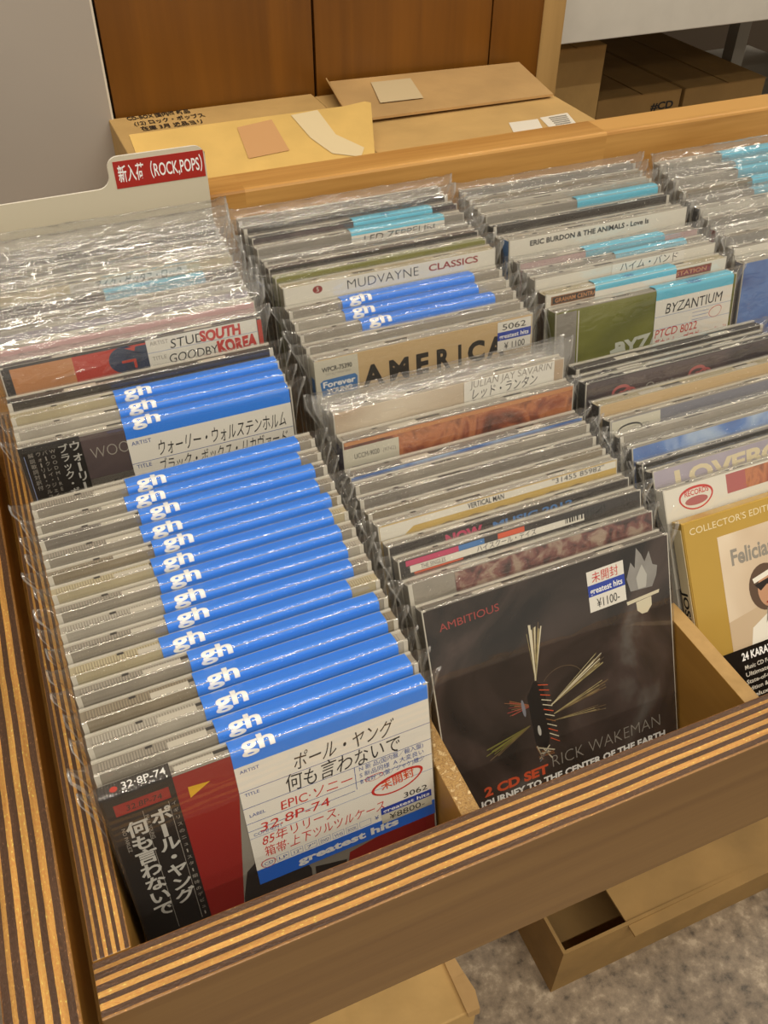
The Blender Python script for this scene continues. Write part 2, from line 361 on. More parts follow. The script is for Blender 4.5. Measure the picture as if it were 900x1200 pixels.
def make_case(parent, T, tone, H_, spine=None, rnd=random):
    """jewel case: lid plate, tray body, ribs, hinge tabs and slots along the top"""
    c = M(); sh, rb = 'shell_' + tone, 'rib_' + tone
    c.box((0, 0.9, 0), (W, T, H_ - 0.9), sh, left=spine or sh)
    c.box((0, 0, 0), (2.2, 0.9, H_), 'shell_edge'); c.box((W - 2.2, 0, 0), (W, 0.9, H_), 'shell_edge'); c.box((2.2, 0.35, 0), (W - 2.2, 0.9, H_), sh, top='shell_edge')
    c.box((0, T - 1.3, H_ - 0.9), (W, T, H_), 'shell_edge')                    # back plate edge
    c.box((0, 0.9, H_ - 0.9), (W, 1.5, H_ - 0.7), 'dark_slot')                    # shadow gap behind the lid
    a = rnd.uniform(-2, 2)
    c.box((2, 2.4, H_ - 0.9), (30 + a, T - 2.6, H_ - 0.25), rb)
    c.box((30 + a, 1.5, H_ - 0.9), (47 + a, T * 0.55, H_ - 0.1), 'shell_tab'); c.box((30 + a, T * 0.55, H_ - 0.9), (47 + a, T - 2.2, H_ - 0.3), rb)
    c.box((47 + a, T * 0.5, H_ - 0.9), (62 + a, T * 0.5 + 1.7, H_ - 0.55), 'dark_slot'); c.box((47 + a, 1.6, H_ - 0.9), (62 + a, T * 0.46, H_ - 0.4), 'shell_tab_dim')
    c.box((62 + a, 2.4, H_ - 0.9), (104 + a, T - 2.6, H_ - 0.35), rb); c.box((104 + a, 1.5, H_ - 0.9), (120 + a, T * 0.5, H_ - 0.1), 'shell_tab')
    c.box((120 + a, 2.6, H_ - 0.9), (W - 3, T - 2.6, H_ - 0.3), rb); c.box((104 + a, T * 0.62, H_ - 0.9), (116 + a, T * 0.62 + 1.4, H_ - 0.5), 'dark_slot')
    c.box((21 + a, T * 0.62, H_ - 0.3), (24 + a, T * 0.62 + 1.3, H_ - 0.1), 'dark_slot')   # sprue mark
    return c.build('jewel_case', parent)

def make_box(parent, T, mat, H_, top=None, left=None):
    c = M(); c.box((0, 0.3, 0), (W, T, H_), mat, top=top or mat, left=left or mat); return c.build('card_case', parent, 0.5)

def make_sleeve(parent, T, H_, crinkle, tall, rnd, ear=8.0, soft=False):
    """clear film bag: front sheet, rounded top fold, back sheet, pinched sides, pointed ears"""
    xs = [-2.0, -1.8, -1.2, -0.4, 0, 0.01] + [i / 20 for i in range(1, 20)] + [0.99, 1.0, 1.2, 1.6, 1.86, 2.0]
    zs = [2, 45, 80, 100, 110, 117, 122, 125.5, 128, 129.3]
    zs = [z * H_ / 130 for z in zs]
    prof = [(-1.15, z, z) for i, z in enumerate(zs)]
    hh = tall
    for i in range(1, 6):
        a = i / 6 * math.pi / 2; prof.append((-1.15 + (T * 0.4) * (1 - math.cos(a)), H_ + 0.3 + hh * math.sin(a), H_))
    prof.append((T * 0.55, H_ + 0.5 + hh, H_)); prof.append((T * 0.8, H_ + 0.3 + hh * 0.8, H_)); prof.append((T + 0.3, H_ - 1.0 + hh * 0.3, H_ - 2))
    prof += [(T + 0.35, z, z) for z in (H_ - 8, H_ - 25, H_ - 60)]
    if crinkle and tall > 4:  # a free flap standing up at the top, both sheets pressed together
        top = prof[len(zs):len(zs) + 7]
        for j in range(len(zs), len(zs) + 7):
            y, z, q = prof[j]; prof[j] = (T * 0.5 + (y - T * 0.5) * max(0.06, 1 - (z - H_) / (0.38 * tall)) + (z - H_) * 0.03, z, q)
    vs = []; nx = len(xs); ph = [rnd.random() * 6.28 for _ in range(8)]
    eL, eR = ear * rnd.uniform(0.55, 1.15), ear * rnd.uniform(0.7, 1.4)
    amp = 0.45 if not crinkle else 1.0
    for j, (y, z, zz) in enumerate(prof):
        for t in xs:
            up = max(0.0, min(1.0, (z - (H_ - 22)) / 22.0))
            if t < 0: e = -t * (0.8 + (eL - 0.8) * up ** 1.6) * 0.6; X = -0.5 - e; k = -t
            elif t > 1: e = (t - 1) * (0.8 + (eR - 0.8) * up ** 1.6); X = W + 0.5 + e; k = t - 1
            else: X = -0.5 + t * (W + 1); k = 0
            yy = y + (T * 0.45 - y) * (k ** 0.8) * 0.92
            zz2 = z
            if k: zz2 += up * k * 1.2 * (1 if t > 1 else 0.6) + 0.5 * math.sin(9 * k + ph[5])
            wv = math.sin(X * 0.09 + ph[0] + j * 0.5) * math.sin(z * 0.11 + ph[1]) + 0.6 * math.sin(X * 0.23 + ph[2] - j * 0.9) + (0.5 if crinkle else 0.05) * rnd.uniform(-1, 1)
            d = amp * wv * (0.05 + 0.6 * up ** 2)
            if z < H_ - 1: yy += abs(d) * (-0.3 if y < T / 2 else 0.1) 
            else: zz2 += abs(d) * 0.55
            if k: yy += rnd.uniform(-0.6, 0.6) * k
            vs.append((X, yy, zz2))
    fs = [(j * nx + i, j * nx + i + 1, (j + 1) * nx + i + 1, (j + 1) * nx + i) for j in range(len(prof) - 1) for i in range(nx - 1)]
    base_ = 'film_crinkled' if crinkle else ('film_soft' if soft else 'film')
    fm = []
    for j in range(len(prof) - 1):
        for i in range(nx - 1):
            edge = (i == 0 or i == nx - 2) and prof[j][1] > H_ - 26
            fm.append('film_seam' if edge else base_)
    s = M(); s.add(vs, fs, fm, True)
    return s.build('plastic_sleeve', parent)

def fold_fn(T, H_, off):
    """unrolled card coordinate: s < 0 runs down the front from the fold, s > 0 runs over the top"""
    Rr = 3.2; arc = Rr * math.pi / 2
    def fn(x, s):
        if s <= 0: return (x, -0.55 - off, H_ - 2.4 + s)
        if s < arc:
            a = s / Rr; return (x, -0.55 + Rr - (Rr + off) * math.cos(a), H_ - 2.4 + (Rr + off) * math.sin(a))
        d = s - arc; return (x, -0.55 + Rr + d, H_ + 0.8 + off - d * 0.06)
    return fn, arc

def folded_card(parent, T, H_, x0, x1, hf, band, top_mat, content=None, over=None, name='price_card'):
    """paper card folded over the top of the case; hf = length hanging down the front"""
    c = M(); fn, arc = fold_fn(T, H_, 0.0)
    L_ = arc + T - 3.6 if over is None else over
    ss = [-hf, -band] + [arc * i / 5 for i in range(0, 6)] + [arc + (L_ - arc) * i / 2 for i in (1, 2)]
    if band <= 0: ss = [-hf] + ss[2:]
    rows = [(fn(x0, s), fn(x1, s)) for s in ss]
    vs = [p for rw in rows for p in rw]
    for i in range(len(ss) - 1):
        lower = ss[i + 1] <= -band + 1e-6 and band >= 0
        mat = 'white_paper' if (lower and band > 0) or (band == 0 and ss[i + 1] <= 0) else top_mat
        c.add([rows[i][0], rows[i][1], rows[i + 1][1], rows[i + 1][0]], [(0, 1, 2, 3)], mat, ss[i] >= 0)
    if content: content(c, x0, x1, H_ - 2.4 + 0.0, hf)
    return c, fn, arc

def gh_card(parent, T, H_, xr, hf=30, content=None, dim=False):
    x0, x1 = xr - 92, xr
    c, fn, arc = folded_card(parent, T, H_, x0, x1, hf, 6.4, 'gh_blue', content)
    f2, _ = fold_fn(T, H_, 0.3)
    c.text('gh', x0 + 5.2, 0.6, 6.8, 'gh_white', 0, width=14.5, bold=0.03, fn=lambda X, Z: f2(X, Z), cuts=[-1.5, -0.7, 0, 0.6, 1.2, 1.8, 2.4, 3.0, 3.6, 4.2, 4.8, 5.4, 6.5, 8])
    return c.build('price_card', parent)

def greatest_sticker(parent, x, z, w, h, top, price, tilt=0.0, y=-0.75, top_mat='ink', topb=0.0):
    """small shop price label: number, blue strip, price"""
    s = M(); q = lambda a, b: (x + a * math.cos(tilt) - b * math.sin(tilt), z + a * math.sin(tilt) + b * math.cos(tilt))
    s.poly([q(0, 0), q(w, 0), q(w, h), q(0, h)], 'white_paper', y)
    s.poly([q(0, h * 0.38), q(w, h * 0.38), q(w, h * 0.66), q(0, h * 0.66)], 'tag_blue', y - 0.06)
    a, b2 = q(w * 0.05, h * 0.44); s.text('greatest hits', a, b2, h * 0.15, 'gh_white', y - 0.12, width=w * 0.88, ang=tilt, bold=0.02)
    a, b2 = q(w * 0.12, h * 0.72); s.text(top, a, b2, h * 0.20, top_mat, y - 0.12, width=w * 0.72, ang=tilt, bold=topb)
    a, b2 = q(w * 0.20, h * 0.07); s.text(price, a, b2, h * 0.22, 'ink', y - 0.12, width=w * 0.62, ang=tilt, bold=0.0)
    return s.build('price_sticker', parent)

PLACED = []
ROWS = {1: 'left', 2: 'second', 3: 'third', 4: 'right'}
PLANE = {1: (50, 39, .24), 2: (46, 81, .28), 3: (39, 92, .29), 4: (39, 92, .29)}
XCOL = {1: 3.8, 2: 166.5, 3: 332.0, 4: 497.0}
COUNT = {1: 0, 2: 0, 3: 0, 4: 0}
BOTTOM = {1: [], 2: [], 3: [], 4: []}
ORD = ['front', 'second', 'third', 'fourth', 'fifth', 'sixth', 'seventh', 'eighth', 'ninth', 'tenth', 'eleventh', 'twelfth', 'thirteenth', 'fourteenth', 'fifteenth', 'sixteenth', 'seventeenth', 'eighteenth', 'nineteenth',
       'twentieth', 'twenty-first', 'twenty-second', 'twenty-third', 'twenty-fourth', 'twenty-fifth', 'twenty-sixth', 'twenty-seventh', 'twenty-eighth', 'twenty-ninth', 'thirtieth', 'thirty-first', 'thirty-second']
def disc(col, y, look, T=9.6, l=0.16, yaw=0.0, roll=0.0, dx=0.0, dH=0.0, tone='clear', crinkle=False, tall=1.6, sleeve=True, spine=None, box=None, label=None):
    """one bagged disc: an Empty at its lower front-left corner; returns (root, T, H)"""
    i = COUNT[col]; COUNT[col] += 1
    rnd = random.Random(col * 1000 + i)
    z0, y0, k = PLANE[col]; h = H + dH
    o = empty('compact_disc')
    R = Matrix.Rotation(yaw, 4, 'Z') @ Matrix.Rotation(-l, 4, 'X') @ Matrix.Rotation(-roll, 4, 'Y')
    tl = Vector((XCOL[col] + dx, y + dH * math.sin(l), z0 + k * (y - y0) + dH * math.cos(l))) - R.to_3x3() @ Vector((0, 0, h))
    o.rotation_euler = R.to_euler(); o.location = tl * S
    pos = 'foremost in the %s row' % ROWS[col] if i == 0 else '%s from front, %s row' % (ORD[i], ROWS[col])
    lab = label or ('%s, %s' % (look, pos))
    tag(o, lab, 'compact disc', 'compact discs in the %s row' % ROWS[col])
    if box: make_box(o, T, box[0], h, *(box[1:]))
    else: make_case(o, T, tone, h, spine, rnd)
    if sleeve: make_sleeve(o, T, h, crinkle, tall, rnd, soft=col != 1 and i > 0)
    BOTTOM[col].append((tl.y, tl.z - T * math.sin(l)))
    return o, T, h
def art(parent, h, base, fn=None, x0=0.6, x1=None, z0=0.6, z1=None, name='front_insert'):
    a = M(); x1 = W - 0.6 if x1 is None else x1; z1 = h - 0.8 if z1 is None else z1
    a.box((x0, -0.12, z0), (x1, 0.3, z1), base)
    if fn: fn(a)
    return a.build(name, parent)
def strip(parent, h, x0, x1, dz, mat, fn=None, name='front_insert'):
    return art(parent, h, mat, fn, x0, x1, h - dz, h - 0.8, name)
P('cover_black', '1C1815', 0.28); P('cover_white', 'E2DDD0', 0.4); P('cover_red', '8E1C16', 0.35); P('cover_red_bright', 'C0341F', 0.35); P('cover_orange', 'C98A56', 0.4)
P('cover_navy', '16294E', 0.35); P('cover_grey', '8C867C', 0.4); P('cover_yellow', 'D8A81E', 0.4); P('cover_gold', 'C9A552', 0.22, metal=0.35, var=0.10, vscale=9); P('cover_cream', 'D9CBA8', 0.4)
P('cover_tan', 'CBAE80', 0.4); P('cover_lilac', 'A9A0AE', 0.35, var=0.12, vscale=25); P('cover_pink', 'CDA7A6', 0.4); P('cover_blue', '3A5A9A', 0.35); P('cover_dark', '2C2522', 0.3)
P('jacket', '2A2320', 0.5, var=0.3, vscale=60); P('skin_print', 'B98C6E', 0.5); P('hair_print', '5A4638', 0.5); P('guitar_print', 'A8643A', 0.5); P('fawn_print', 'BFA98C', 0.5)
P('grey_ink', '9A948A', 0.5); P('silver_ink', 'B9B7B0', 0.3); P('obi_white', 'CFCAB8', 0.45); P('obi_purple', '2B2440', 0.4); P('pink_ink', 'C23A62', 0.45); P('blue_print', '3F78B8', 0.45); P('orange_print', 'D8562C', 0.45)
P('dull_red_ink', '9C3A34', 0.5); P('gold_ink', 'C9A95A', 0.4); P('faint_blue', '8796C0', 0.5); P('olive_print', '7A7A30', 0.3); P('pale_print', 'C8CBBE', 0.4); P('wing_print', '9C8E62', 0.4, var=0.35, vscale=180); P('wing_dim', '6A5638', 0.4, var=0.4, vscale=180)
P('steel_print', '7C7C86', 0.3); P('copper_print', '8A5A30', 0.4); P('torch_print', '8F8C88', 0.3, var=0.2, vscale=60); P('bone_print', 'D8CFB4', 0.4); P('rose_print', 'B05A58', 0.4)
mottled('smoke_print', [(0.30, '1A1613'), (0.45, '332A25'), (0.58, '473A35'), (0.72, '5E5853')], 13, 4, 1.8, 0.2)
mottled('olive_cover', [(0.35, '5C6028'), (0.5, '75772F'), (0.65, '8A8A4A')], 16, 4, 0.6, 0.25)
mottled('rust_cover', [(0.3, '4A2E26'), (0.45, '9A5236'), (0.55, 'C27A4E'), (0.7, '6E3A2C')], 40, 5, 1.2, 0.3)
mottled('plum_cover', [(0.35, '3A3236'), (0.6, '5A4C4C')], 20, 4, 1.0, 0.25)
mottled('sepia_cover', [(0.35, 'B9A083'), (0.6, 'DCCDB6')], 10, 3, 0.6, 0.4)
mottled('blue_cover', [(0.35, '2C4C92'), (0.55, '5A82C4'), (0.7, 'A8BCD8')], 22, 3, 0.8, 0.3)
mottled('mosaic_cover', [(0.35, '3E2A2A'), (0.5, '7A4A44'), (0.62, 'A08A78')], 120, 3, 0.5, 0.3)

def lean_at(col, i):
    l0, n = {1: (0.20, 4), 2: (0.43, 8), 3: (0.60, 9), 4: (0.2, 3)}[col]
    return 0.16 + (l0 - 0.16) * max(0.0, 1 - i / n)
def row(col, specs, end):
    out = []
    for i, s in enumerate(specs):
        nxt = specs[i + 1]['y'] if i + 1 < len(specs) else end
        l = s.get('l', lean_at(col, i))
        k = PLANE[col][2]
        T = max(5.0, min(9.6, (nxt - s['y']) * (math.cos(l) - k * math.sin(l)) - 1.7))
        if s.get('crinkle'): T -= 0.5
        if 'T' in s: T = s['T']
        kw = {q: s[q] for q in ('yaw', 'roll', 'dx', 'dH', 'tone', 'crinkle', 'tall', 'sleeve', 'spine', 'box', 'label') if q in s}
        o, T, h = disc(col, s['y'], s.get('look', ''), T, l, **kw)
        if 'fn' in s: s['fn'](o, T, h)
        out.append((o, T, h))
    return out
def rule(c, x0, x1, s, H0, mat='faint_blue', wd=0.3): c.line(x0, H0 + s, x1, H0 + s, wd, mat, -0.62)
PEN = -0.64

# ---------------- left row
def paul(o, T, h):
    def cover(a):
        a.poly([(29.5, 0.8), (41, 0.8), (57.5, h - 1), (29.5, h - 1)], 'cover_red', -0.2)
        a.poly([(34.5, h - 9.5), (44, h - 10.5), (34.5, h - 16)], 'cover_yellow', -0.26)
        a.poly([(44, 2), (78, 2), (80, 40), (72, 62), (60, 64), (50, 55), (46, 38)], 'jacket', -0.2)
        a.poly([(92, 2), (146, 2), (146, 48), (120, 44), (100, 40)], 'cover_red', -0.2)
        a.poly([(80, 2), (92, 2), (98, 36), (82, 40)], 'cover_dark', -0.26)
    art(o, h, 'cover_grey', cover)
    # black paper band wrapped round the spine side
    b = M(); b.box((-0.25, -0.42, 0.4), (29.5, -0.25, h + 0.25), 'cover_black'); b.box((-0.4, -0.42, 0.4), (-0.2, T + 0.2, h + 0.3), 'cover_black')
    b.box((-0.25, -0.42, h + 0.05), (29.5, T - 0.5, h + 0.35), 'rib_dark')
    b.rect(4.2, h - 11.5, 27, h - 5.0, 'cover_red', -0.48); b.text('32.8P-74', 8.5, h - 10.0, 3.2, 'cover_black', -0.54, width=15, shear=0.1)
    b.vtext('ポール・ヤング', 16.6, h - 15.5, 8.4, 'silver_ink', -0.5, 1.06, bold=0.03)
    b.vtext('何も言わないで', 6.0, h - 17.5, 8.6, 'silver_ink', -0.5, 1.06, bold=0.03)
    b.vtext('イギリスのニュースター期待のデビュー', 26.2, h - 14, 2.3, 'grey_ink', -0.5, 1.9)
    for xx in (14.5, 25.4): b.rect(xx, h - 92, xx + 0.2, h - 13, 'grey_ink', -0.48)
    for k, t in enumerate(('PAUL YOUNG', 'NO PARLEZ')):
        tt = M()
        xx, zz = (14.9, h - 16) if k == 0 else (4.4, h - 19)
        vs, fs, Wd = glyphs(t, 0.0); sc_ = 15.0 / Wd
        b.add([(xx + y * 2.2, -0.5, zz - x * sc_) for x, y in vs], fs, 'grey_ink')
    top = lambda X, Z: (X, Z, h + 0.42)
    b.ellipse(0, 0, 0.01, 0.01, 'cover_black', -0.5)
    n = 24; b.add([(6.2 + 1.6 * math.cos(i * 2 * math.pi / n), T * 0.42 + 1.6 * math.sin(i * 2 * math.pi / n), h + 0.42) for i in range(n)], [tuple(range(n))], 'cover_red_bright')
    b.text('32·8P-74', 9.2, T * 0.22, 4.0, 'gh_white', 0, width=18.5, bold=0.01, fn=top)
    tag(b.build('paper_band', o), 'black paper spine band with white vertical lettering')
    def card(c, x0, x1, H0, hf):
        y = PEN
        c.rect(x0, H0 - hf, x1, H0 - hf + 10.0, 'band_blue', -0.6)
        c.text('greatest hits', x0 + 20, H0 - hf + 3.0, 4.6, 'gh_white', y, width=52, bold=0.04)
        for s in (-21.5, -32, -42): rule(c, x0, x1, s, H0, 'blue_ink')
        rule(c, x0, x0 + 52, -47, H0, 'blue_ink'); rule(c, x0, x1, -52, H0)
        c.line(x0 + 53, H0 - 32, x0 + 53, H0 - 46.5, 0.3, 'blue_ink', -0.62)
        for t, s in (('ARTIST', -10.5), ('TITLE', -24.8), ('LABEL', -38.2), ('COMMENT', -51)): c.text(t, x0 + 2, H0 + s, 2.0, 'blue_ink', y, bold=0.0)
        c.text('ポール・ヤング', x0 + 25, H0 - 19.5, 8.2, 'ink', y, width=48, shear=0.15, jit=0.03)
        c.text('何も言わないで', x0 + 20, H0 - 31, 8.4, 'ink', y, width=56, shear=0.12, jit=0.04)
        c.text('EPIC·ソニー', x0 + 16, H0 - 41, 5.6, 'red_ink', y, width=35, shear=0.1, jit=0.03)
        c.text('32.8P-74', x0 + 5, H0 - 49.5, 5.6, 'red_ink', y, width=34, shear=0.1, jit=0.03)
        c.text('85年リリース.', x0 + 5, H0 - 58.5, 5.6, 'red_ink', y, width=38, shear=0.1, jit=0.04)
        c.text('箱帯·上下ツルツルケース.', x0 + 5, H0 - 66.5, 5.4, 'red_ink', y, width=62, shear=0.1, jit=0.04)
        for k, t in enumerate(('N 新 品(国内盤／輸入盤)', 'S 新品同様  A 大変良い', 'B 良好  C(盤／ジャケ)難少')): c.text(t, x0 + 55, H0 - 35.5 - k * 4.2, 2.6, 'blue_ink', y, width=33)
        c.ring(x0 + 62, H0 - 42.8, 4.6, 1.9, 0.3, 'red_ink', -0.66, 0.05)
        c.text('未開封', x0 + 65, H0 - 53.5, 5.0, 'orange_print', y, width=17.5, ang=0.10, bold=0.012)
        c.ring(x0 + 73.5, H0 - 51.5, 13.6, 6.2, 1.3, 'red_ink', -0.66, 0.14)
        for k, t in enumerate(('CD', 'LP', '12"', '7"', 'DVD', 'VHS', 'BOOK', '')):
            a = x0 + 3 + k * 7.0
            for q in ((a, H0 - 73.2, a + 6, H0 - 72.95), (a, H0 - 69.4, a + 6, H0 - 69.15), (a, H0 - 73.2, a + 0.2, H0 - 69.2), (a + 5.8, H0 - 73.2, a + 6, H0 - 69.2)): c.rect(*q, 'faint_blue', -0.62)
            if t: c.text(t, a + 0.8, H0 - 72.4, 2.0, 'blue_ink', y, width=4.4)
        c.ring(x0 + 6, H0 - 71.4, 3.6, 2.9, 0.35, 'red_ink', -0.66)
        c.text('¥', x0 + 60, H0 - 72, 2.8, 'blue_ink', y)
    pc = gh_card(o, T, h, 146.5, 84, card)
    s = M(); x, z = 118, h - 79; y = -0.78
    s.rect(x, z, x + 27, z + 6.4, 'obi_white', y); s.rect(x, z + 6.4, x + 27, z + 11, 'tag_blue', y); s.text('greatest hits', x + 1, z + 7.4, 2.4, 'gh_white', y - 0.06, width=25, bold=0.02)
    s.text('¥8800-', x + 4, z + 1.4, 3.8, 'ink', y - 0.06, width=19); s.text('3062', x + 12, z + 12.2, 3.6, 'ink', y - 0.06, width=13)
    s.build('price_sticker', pc)

def gh(xr, hf=30, tint=None):
    def fn(o, T, h): gh_card(o, T, h, xr - 4.5 if xr > 100 else xr, hf)
    return fn
def wally(o, T, h):
    def cover(a):
        a.rect(30, h - 31, 146, h - 1, 'plum_cover', -0.2); a.rect(30, h - 52, 62, h - 27, 'obi_white', -0.2)
        a.text('WOOD', 34, h - 15.5, 7, 'grey_ink', -0.26, width=26, bold=-0.015)
        a.ellipse(60, h - 20, 7, 10, 'cover_navy', -0.23)
        a.text('File under', 42, h - 34.5, 4.2, 'ink', -0.26, width=20, bold=0.015); a.text('BARCLAY JAMES', 31, h - 41.5, 4.2, 'ink', -0.26, width=32, bold=0.015)
    art(o, h, 'cover_grey', cover)
    b = M(); b.box((-0.3, -0.42, 0.4), (30.5, -0.25, h - 0.2), 'cover_black')
    b.vtext('ウォーリー・', 24.2, h - 2.5, 5.6, 'silver_ink', -0.5, 1.1, bold=0.02); b.vtext('ブラック・ボックス', 18.6, h - 3.0, 4.8, 'silver_ink', -0.5, 1.1, bold=0.015)
    for x, t in ((14.4, 'WOODMIRE 2011'), (10.6, 'バークレイ・ジェイムス'), (7.4, 'ウォーリー・ウルステンホルム'), (3.6, '解説歌詞対訳付')): b.vtext(t, x, h - 4, 2.6, 'grey_ink', -0.5, 1.25)
    b.rect(1.6, h - 40, 1.9, h - 5, 'faint_blue', -0.48)
    tag(b.build('paper_band', o), 'black paper spine band with small vertical lettering')
    def card(c, x0, x1, H0, hf):
        y = PEN
        for s in (-21.5, -32): rule(c, x0, x1, s, H0, 'blue_ink')
        for t, s in (('ARTIST', -10.5), ('TITLE', -24.8), ('LABEL', -36.0)): c.text(t, x0 + 2, H0 + s, 2.4, 'blue_ink', y)
        c.text('ウォーリー・ウォルステンホルム', x0 + 14, H0 - 19.5, 7.6, 'ink', y, width=74, shear=0.15, jit=0.03)
        c.text('ブラック・ボックス・リカヴァード', x0 + 13, H0 - 30.5, 7.0, 'ink', y, width=74, shear=0.15, jit=0.03)
        c.text('ヴァレ・アンティーク', x0 + 14, H0 - 38.5, 5.4, 'red_ink', y, width=40, shear=0.1, jit=0.04)
        c.line(x0 + 56, H0 - 32, x0 + 56, H0 - 42, 0.3, 'blue_ink', -0.62)
        c.text('N 新 品(国内盤／輸入盤)', x0 + 58, H0 - 36, 2.8, 'blue_ink', y, width=32)
    gh_card(o, T, h, 145.5, 60, card)
def stud(o, T, h):
    def cover(a):
        a.rect(5, h - 20, 38, h - 1.5, 'cover_orange', -0.2); a.rect(38, h - 20, 82, h - 1.5, 'cover_red_bright', -0.2); a.rect(2, h - 40, 82, h - 18, 'cover_dark', -0.22)
        a.ellipse(66, h - 9, 9, 8, 'cover_navy', -0.26); a.rect(66, h - 17, 82, h - 2.5, 'cover_navy', -0.26)
        a.poly([(64, h - 9.5), (72, h - 9.5), (72, h - 15), (70.5, h - 15), (70.5, h - 11), (64, h - 11)], 'cover_red_bright', -0.3); a.poly([(67, h - 2.5), (73, h - 2.5), (72, h - 5)], 'cover_red_bright', -0.3)
        a.rect(144.5, h - 20, 147, h - 1.5, 'cover_red_bright', -0.2)
    art(o, h, 'cover_dark', cover)
    c = M(); x0, x1 = 79, 144; y = PEN
    c.box((x0, -0.6, h - 62), (x1, -0.35, h - 0.3), 'white_paper')
    for s in (-8.2, -17.5): c.line(x0, h + s, x1, h + s, 0.3, 'faint_blue', -0.62)
    c.text('ARTIST', x0 + 2, h - 4, 2.4, 'grey_ink', y); c.text('TITLE', x0 + 2, h - 13, 2.4, 'grey_ink', y)
    c.text('STUD', x0 + 13, h - 7.6, 5.6, 'ink', y, width=20, shear=0.1, jit=0.03); c.text('GOODBYE', x0 + 11, h - 16.4, 5.6, 'ink', y, width=32, shear=0.1, jit=0.03); c.text('ARKADIA', x0 + 13, h - 22.5, 5.0, 'ink', y, width=34)
    c.text('SOUTH', x0 + 31, h - 7.4, 6.2, 'red_ink', -0.7, width=24, bold=0.05, jit=0.04); c.text('KOREA', x0 + 40, h - 16.6, 7.2, 'red_ink', -0.7, width=24, bold=0.06, jit=0.04)
    c.build('price_card', o)
def white_card(x0, x1, lines, cyan=0.0, hf=40, top='cyan_paper', price='1000', fold=True):
    """older white price card, optionally with a pale blue strip folded over the top edge"""
    def fn(o, T, h):
        def cont(c, a, b, H0, hf_):
            for (t, s, hh, mat, wd, xo) in lines: c.text(t, a + xo, H0 + s, hh, mat, PEN, width=wd, shear=0.1, jit=0.035)
        if fold:
            c, f0, arc = folded_card(o, T, h, x0, x1, hf, cyan, top, cont)
            if price:
                f2, _ = fold_fn(T, h, 0.25); c.text(price, x0 + (x1 - x0) * 0.35, 3.2, 3.0, 'blue_ink', 0, fn=lambda X, Z: f2(X, Z), jit=0.03, cuts=[0, 1, 2, 3, 4, 5, 6])
        else:
            c = M(); c.box((x0, -0.6, h - hf), (x1, -0.35, h - 0.4), 'white_paper'); cont(c, x0, x1, h, hf)
        c.build('price_card', o)
    return fn
def face(mat, fn2=None, dz=60, x0=0.6, x1=None):
    def fn(o, T, h): art(o, h, mat, (lambda a: fn2(a, h)) if fn2 else None, x0, x1, h - dz, h - 0.6)
    return fn
def both(*fs):
    def fn(o, T, h):
        for q in fs: q(o, T, h)
    return fn

ys1 = [38.4, 48.5, 60.5, 72, 84, 94, 105, 115, 125.5, 135.5, 146, 155, 166, 175, 184.5]
xr1 = [150, 148.4, 146.3, 146, 146.6, 136.5, 141.7, 142.9, 143.8, 143.2, 146.1, 142.9, 144.6, 139.8, 142.7]
S1 = [dict(y=38.4, fn=paul, tone='clear', yaw=0.015, label='disc with black spine band, red cover and full handwritten price card, front of left row')]
tn = ['clear', 'pale', 'warm', 'clear', 'cream', 'clear', 'pale', 'clear', 'cream', 'warm', 'clear', 'grey', 'clear', 'clear']
for i in range(1, 15):
    ex = []
    if i == 2: ex.append(('cover_red', 40, 100))
    if i == 5: ex.append(('olive_print', 5, 50))
    S1.append(dict(y=ys1[i], fn=gh(xr1[i]), tone=tn[i - 1], yaw=0.015, look='disc with folded blue price card'))
S1 += [dict(y=225, fn=wally, yaw=0.0, tone='clear', label='disc with black spine band and card handwritten in black katakana, mid left row'),
       dict(y=235, fn=gh(150.5), tone='pale', look='disc with folded blue price card'),
       dict(y=245.5, fn=gh(150.5), tone='cream', look='disc with folded blue price card'),
       dict(y=256, tone='dark', dH=0, look='dark-edged disc before the orange and navy cover'),
       dict(y=277, fn=stud, tone='dark', dH=4, crinkle=True, tall=4, label='disc with orange and navy cover and white card overwritten in thick red letters'),
       dict(y=288, fn=face('cover_pink'), tone='pale', dH=6, crinkle=True, tall=10, look='disc with pink cover in crinkled sleeve'),
       dict(y=300, fn=face('cover_lilac'), tone='pale', dH=5, crinkle=True, tall=10, look='crinkled disc with lilac and cream edge'),
       dict(y=310, fn=white_card(84, 141, [('BILL. DEEP FOREST', -6.2, 4.6, 'ink', 46, 4)], fold=False), tone='warm', dH=4, crinkle=True, tall=8, look='crinkled disc with white handwritten card'),
       dict(y=320, fn=both(face('plum_cover'), white_card(66, 126, [], 6.5, 30, price='150')), tone='dark', dH=4, crinkle=True, tall=8, look='dark crinkled disc with pale blue card strip'),
       dict(y=331, fn=both(face('cover_cream'), white_card(48, 118, [('ARTIST', -3, 2.0, 'grey_ink', 9, 2), ('アイク・ゲッタス・ロック', -6, 5.0, 'ink', 52, 14)], fold=False)), tone='cream', dH=5, crinkle=True, tall=9, look='crinkled disc with white katakana card'),
       dict(y=342, tone='pale', dH=3, crinkle=True, tall=11, look='pale crinkled disc without card'),
       dict(y=352, tone='grey', dH=3, crinkle=True, tall=11, look='grey crinkled disc without card'),
       dict(y=362, tone='dark', dH=2, crinkle=True, tall=12, look='dark crinkled disc near the divider card'),
       dict(y=371, tone='pale', dH=1, crinkle=True, tall=12, look='pale crinkled disc touching the divider card')]
row(1, S1, 380)

